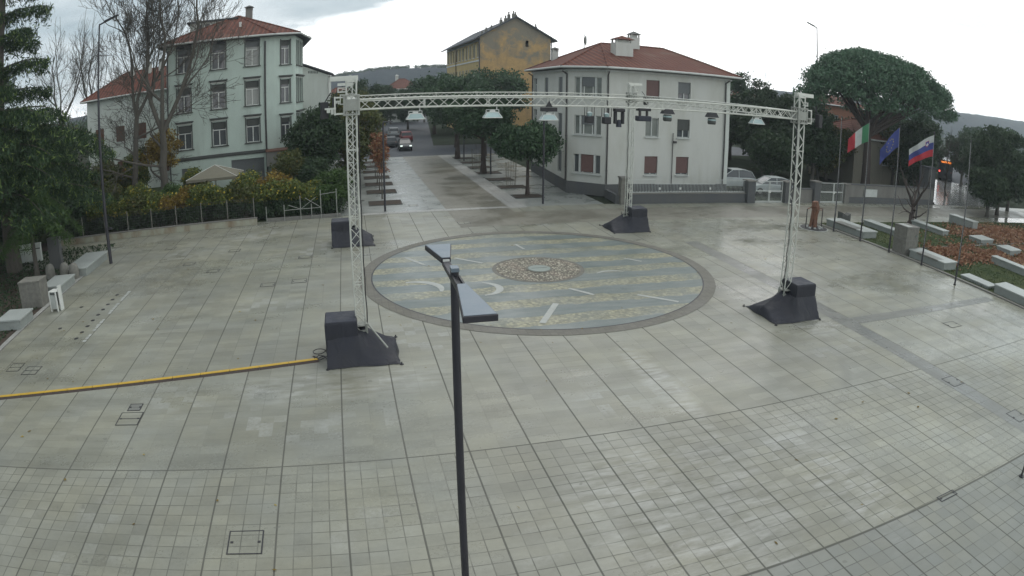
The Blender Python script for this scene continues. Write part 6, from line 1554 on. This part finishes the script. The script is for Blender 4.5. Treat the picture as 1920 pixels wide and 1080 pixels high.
# --- right side: dark trees behind the boundary
GR2 = 'dark evergreens behind the right boundary'
RT = [(64.5, 52.5, 9.2, 3.5, 'dgreen', 'dark evergreen under the right end of the pine crown, near the bus'), (70.0, 56.8, 9.8, 2.9, 'holm', 'slim dark evergreen left of the bus'), (58.8, 49.5, 8.2, 3.0, 'dgreen', 'dark evergreen behind the flag with the shield'), (41.5, 56.5, 9.4, 3.2, 'dgreen', 'dark evergreen right of the leafless sparse tree'), (56.5, 55.5, 8.0, 3.4, 'dgreen', 'dark evergreen right behind the beige house corner'), (62.5, 55, 7.4, 3.3, 'dgreen', 'dark evergreen above the end of the dark wall'), (52.5, 71, 9.8, 4.6, 'holm', 'dark evergreen behind the pine trunk, far row'), (56.8, 46.6, 4.9, 1.9, 'dgreen', 'dark shrub tree behind the end of the dark wall'), (36.8, 78, 10.6, 4.4, 'holm', 'tall evergreen in the gap right of the white house'), (42.5, 80, 12.2, 4.6, 'dgreen', 'tall evergreen behind the white cars, far row'), (46.0, 52.5, 6.0, 2.6, 'olive', 'olive shrub tree left of the umbrella pine trunk'), (34.5, 62, 9.8, 3.6, 'dgreen', 'dark evergreen just right of the white house'), (39.5, 66, 10.6, 4.4, 'holm', 'dark evergreen behind the two white cars'), (44, 60, 10.4, 4.0, 'dgreen', 'dark evergreen left of the front right mast head'), (46.5, 71, 12.0, 4.8, 'holm', 'dark evergreen under the sparse leafless tree'),
      (38.5, 51, 5.4, 2.6, 'dgreen', 'dark lower evergreen behind the second gate'), (43.5, 50.5, 7.8, 3.3, 'dgreen', 'dark evergreen left of the umbrella pine trunk'), (53.5, 63, 9.9, 4.4, 'dgreen', 'dark evergreen right of the umbrella pine trunk'), (49.5, 55, 7.0, 3.4, 'olive', 'olive evergreen behind the umbrella pine trunk'),
      (61.5, 58, 9.6, 4.4, 'holm', 'dark evergreen under the right end of the umbrella pine'), (58, 52, 7.4, 3.0, 'olive', 'olive tree beside the beige house'), (67.5, 62, 9.8, 4.6, 'dgreen', 'dark evergreen above the wet road corner'), (75, 70, 10.4, 5.0, 'holm', 'evergreen left of the right hand road'), (96, 92, 10, 6.0, 'holm', 'far evergreen left of the right hand road'),
      (82, 58, 7.6, 4.4, 'dgreen', 'evergreen on the right side of the right hand road'), (98, 66, 9.2, 5.5, 'dgreen', 'second evergreen on the right side of that road'), (122, 82, 10.2, 7, 'holm', 'third evergreen on the right side of that road'),
      (57.5, 36.5, 5.2, 2.6, 'dgreen', 'dark shrubby tree at the edge of the right lawn'), (61.3, 37.5, 10.0, 4.4, 'dgreen', 'large dark tree at the right edge of the picture'), (68, 40, 9.8, 4.8, 'holm', 'dark tree cut by the right border of the picture'), (73, 47, 9.0, 5, 'dgreen', 'dark tree behind the right edge tree'), (31.6, 70, 9.2, 3.8, 'holm', 'dark evergreen peeping out behind the white house')]
for i, (x_, y_, h_, r_, lf, lb) in enumerate(RT):
    leafy('evergreen_tree', x_, y_, h_, r_, lb, lf, 140+i, GR2, .22, (1.2 if x_ < 60.5 or x_ > 62 else 1.0), 13000, .30 if y_ < 60 else .36, 55, .95, 'bark')
# woods closing the far ground
g = np.random.default_rng(55); cs = []
for i in range(420):
    x_ = g.uniform(-160, 330); y_ = g.uniform(140, 300)
    if 5 < x_ < 34 and y_ < 260: continue
    a_ = x_*0.586-y_*0.81
    if abs(y_-0.717*x_) < 14: continue
    cs.append((x_, y_, g.uniform(2, 5.5), g.uniform(4, 7), g.uniform(4, 7), g.uniform(3, 4.5)))
tag(quads('woods', cards(clumps(cs, 60000, .55, g), 1.1, .7, rs=g), LEAF['holm']), 'distant wooded ground between the houses and the hills', 'woods', kind='stuff')
# fallen leaves bed in the park, grass tufts
g = np.random.default_rng(66)
n = 17000
P = np.zeros((n, 3)); a_ = g.uniform(0, 1, n); P[:, 0] = 31.5+a_*16+g.normal(size=n)*.8; P[:, 1] = 24.0+1.2*np.sin(a_*6)+g.normal(size=n)*(.85+.5*a_); P = P[P[:, 0] > 31.2]; P = P[(np.sin(P[:, 0]*1.7+P[:, 1]*0.9)+np.sin(P[:, 1]*2.6-P[:, 0]*.6)+g.normal(size=len(P))*.7) > -.55]
Q = np.zeros((7000, 3)); Q[:, 0] = 50+g.normal(size=7000)*4; Q[:, 1] = 29.5+g.normal(size=7000)*1.6
P = np.concatenate([P, Q]); P = P[(P[:, 1] < 33.9)]; P[:, 2] = .05+g.uniform(0, .12, len(P))
tag(quads('leaf_litter', cards(P, .2, .75, .6, rs=g), LEAF['red']), 'bed of reddish fallen leaves across the right lawn', 'fallen leaves', kind='stuff')
n = 30000; P = np.zeros((n, 3)); P[:, 0] = g.uniform(30.6, 60, n); P[:, 1] = g.uniform(12, 34, n); P[:, 2] = .06
tag(quads('grass', cards(P, .13, .3, 0, rs=g), LEAF['grassb']), 'short grass of the right park lawn', 'grass', kind='stuff')
n = 16000; P = np.zeros((n, 3)); P[:, 0] = g.uniform(-30, -15.6, n); P[:, 1] = g.uniform(18, 39, n); P[:, 2] = .06
tag(quads('ground_cover', cards(P, .16, .5, 0, rs=g), LEAF['dgreen']), 'dark ground cover under the cedar', 'ground cover', kind='stuff')

# ================================================================== VEHICLES
def car(name, lb, loc, rz, col, L=4.2, W=1.75, H=1.45, group='parked cars', lights=None):
    t = thing(name, loc, rz, lb, 'car', group)
    # side profile x forward
    h = H/1.45
    low = [(-.50, .30), (-.505, .55), (-.49, .78), (-.46, .90), (-.30, .93), (.20, .92), (.36, .84), (.475, .72), (.50, .55), (.495, .30)]
    m = MB(); n = len(low); ys = [(-.5, .93), (-.47, 1.0), (.47, 1.0), (.5, .93)]
    for yy, s_ in ys:
        for a, b in low: m.v.append((a*L*s_, yy*W, (.30+(b-.30)*(.96 if abs(yy) == .5 else 1))*h))
    for k_ in range(3):
        for i in range(n):
            j = (i+1) % n; m.f.append((k_*n+i, k_*n+j, (k_+1)*n+j, (k_+1)*n+i)); m.mi.append(0)
    m.f += [tuple(reversed(range(n))), tuple(3*n+i for i in range(n))]; m.mi += [0, 0]
    m.build('body', col, t, off=(0, 0, 0), smooth=False, bevel=.03)
    cab = [(-.455, .92), (-.37, 1.36), (-.20, 1.45), (.06, 1.43), (.27, .93)]
    m = MB(); n = len(cab)
    for yy, zk in ((-.46, 0), (-.37, 1), (.37, 1), (.46, 0)):
        pass
    for sgn in (-1, 1):
        for a, b in cab: m.v.append((a*L, sgn*W*(.46 if b < 1 else .38), b*h))
    for i in range(n-1): m.f.append((i, i+1, n+i+1, n+i)); m.mi.append(0)
    m.f += [tuple(range(n)), tuple(reversed(range(n, 2*n)))]; m.mi += [0, 0]
    m.build('windows', MT['carglass'], t, off=(0, 0, 0), bevel=.02)
    m = MB()
    rf = [(-.375, 1.365), (-.20, 1.458), (.06, 1.44)]
    for sgn in (-1, 1):
        for a, b in rf: m.v.append((a*L, sgn*W*.385, b*h))
    for sgn in (-1, 1):
        for a, b in rf: m.v.append((a*L, sgn*W*.385, (b+.022)*h))
    m.f = [(0,1,4,3),(1,2,5,4),(6,7,10,9),(7,8,11,10),(0,3,9,6),(2,5,11,8),(0,1,7,6),(1,2,8,7),(3,4,10,9),(4,5,11,10)]; m.mi = [0]*10
    m.build('roof', col, t, off=(0, 0, 0))
    for sgn in (-1, 1):
        for (a, b), (c, d_) in (((-.455, .92), (-.375, 1.365)), ((.06, 1.44), (.27, .93)), ((-.08, 1.45), (-.08, .93))):
            m = MB(); m.tube((a*L, sgn*W*(.455 if b < 1 else .385), b*h), (c*L, sgn*W*(.455 if d_ < 1 else .385), d_*h), .03, .03, 5); m.build('roof_pillar', col, t, off=(0, 0, 0))
    for sx in (-.31, .31):
        for sy in (-1, 1):
            m = MB(); m.tube((sx*L, sy*W*.43, .31), (sx*L, sy*W*.505, .31), .31, .31, 18); w_ = m.build('wheel', MT['tyre'], t, off=(0, 0, 0))
            m = MB(); m.tube((sx*L, sy*W*.50, .31), (sx*L, sy*W*.515, .31), .19, .19, 12); m.build('rim', MT['alu_dark'], w_, off=(0, 0, 0))
    for sy in (-1, 1):
        m = MB(); m.obox((.485*L, sy*W*.36, .70*h), (.10, .30, .14)); m.build('headlight', lights or MT['lens'], t, off=(0, 0, 0))
        m = MB(); m.obox((-.49*L, sy*W*.38, .78*h), (.06, .22, .20)); m.build('tail_light', MT['shutter'], t, off=(0, 0, 0))
    return t
WC = mat_car('car_paint_white', (0.45, 0.49, 0.49)); DC = mat_car('car_paint_dark', (0.03, 0.034, 0.04)); RC = mat_car('car_paint_red', (0.22, 0.025, 0.03)); SC = mat_car('car_paint_silver', (0.28, 0.30, 0.31))
car('parked_car', 'white car parked behind the railing between the white house and the first gate', (31.9, 48.2, 0), R(172), WC, 4.4, 1.8, 1.75, 'cars parked behind the boundary wall')
car('parked_car', 'white car parked right behind the first white gate', (34.3, 45.6, 0), R(168), WC, 4.2, 1.8, 1.5, 'cars parked behind the boundary wall')
GC = 'cars parked along the far street'
car('parked_car', 'small red car at the left kerb of the far street', (8.6, 99.5, 0), R(90), RC, 4.1, 1.8, 1.5, GC)
car('parked_car', 'pale car behind the red one in the far street', (7.5, 111, 0), R(90), SC, 4.2, 1.8, 1.5, GC)
car('parked_car', 'dark car at the left edge of the far street', (5.7, 91.5, 0), R(90), DC, 4.2, 1.8, 1.4, GC)
car('oncoming_car', 'dark car with a bright headlight driving towards the square', (7.25, 85.5, -.02), R(-90), DC, 4.0, 1.65, 1.4, GC, MT['glow_w'])
GC2 = 'cars parked along the right hand road'
dv = Vector((152-85.5, 106-57)).normalized(); aa = math.atan2(dv.y, dv.x)
for i, (s_, lb, c_) in enumerate(((10, 'nearest dark car parked along the right hand road', DC), (18, 'silver car parked second along the right hand road', SC), (25, 'pale car parked third along the right hand road', WC), (33, 'dark car parked fourth along the right hand road', DC), (48, 'silver car parked fifth along the right hand road', SC))):
    p_ = Vector((87.0, 58.8))+dv*s_; car('parked_car', lb, (p_.x, p_.y, 0), aa, c_, 4.2, 1.75, 1.45, GC2)
p_ = Vector((110, 83.5)); car('moving_car', 'silver car driving on the right hand road', (p_.x, p_.y, 0), aa+math.pi, SC, 4.2, 1.75, 1.45, None)
# bus
T = thing('city_bus', (85.6, 64.2, 0), aa, 'dark bus with a lit orange display and red rear light on the right road', 'bus')
m = MB(); m.box(-5, 5, -1.25, 1.25, .35, 3.1); m.build('body', DC, T, bevel=.12, off=(0, 0, 0))
m = MB(); m.box(-5.02, -5.005, -1.0, 1.0, 1.6, 2.5); m.box(-4.6, 4.6, -1.27, -1.255, 1.5, 2.5); m.box(-4.6, 4.6, 1.255, 1.27, 1.5, 2.5); m.build('windows', MT['carglass'], T, off=(0, 0, 0))
m = MB(); m.box(-5.03, -5.005, -.95, .95, 2.68, 2.98); m.build('display', MT['glow_o'], T, off=(0, 0, 0))
for s_ in (-1, 1):
    m = MB(); m.box(-5.04, -5.005, s_*1.0-.12, s_*1.0+.12, 1.25, 1.5); m.build('rear_light', MT['glow_r'] if s_ > 0 else MT['shutter'], T, off=(0, 0, 0))
for sx in (-3, 3.2):
    for sy in (-1, 1): m = MB(); m.tube((sx, sy*1.05, .48), (sx, sy*1.27, .48), .48, .48, 18); m.build('wheel', MT['tyre'], T, off=(0, 0, 0))

# ================================================================== AIR
m = MB(); m.box(-1000, 1250, -200, 1000, -1.2, 62)
t = NT('thin_haze'); pv = t.n('ShaderNodeVolumePrincipled'); pv.inputs['Color'].default_value = (0.80, 0.88, 0.93, 1); pv.inputs['Density'].default_value = 0.0006; pv.inputs['Anisotropy'].default_value = 0.3
o_ = t.n('ShaderNodeOutputMaterial'); t.t.links.new(pv.outputs[0], o_.inputs['Volume'])
tag(m.build('haze', t.id), kind='stuff')
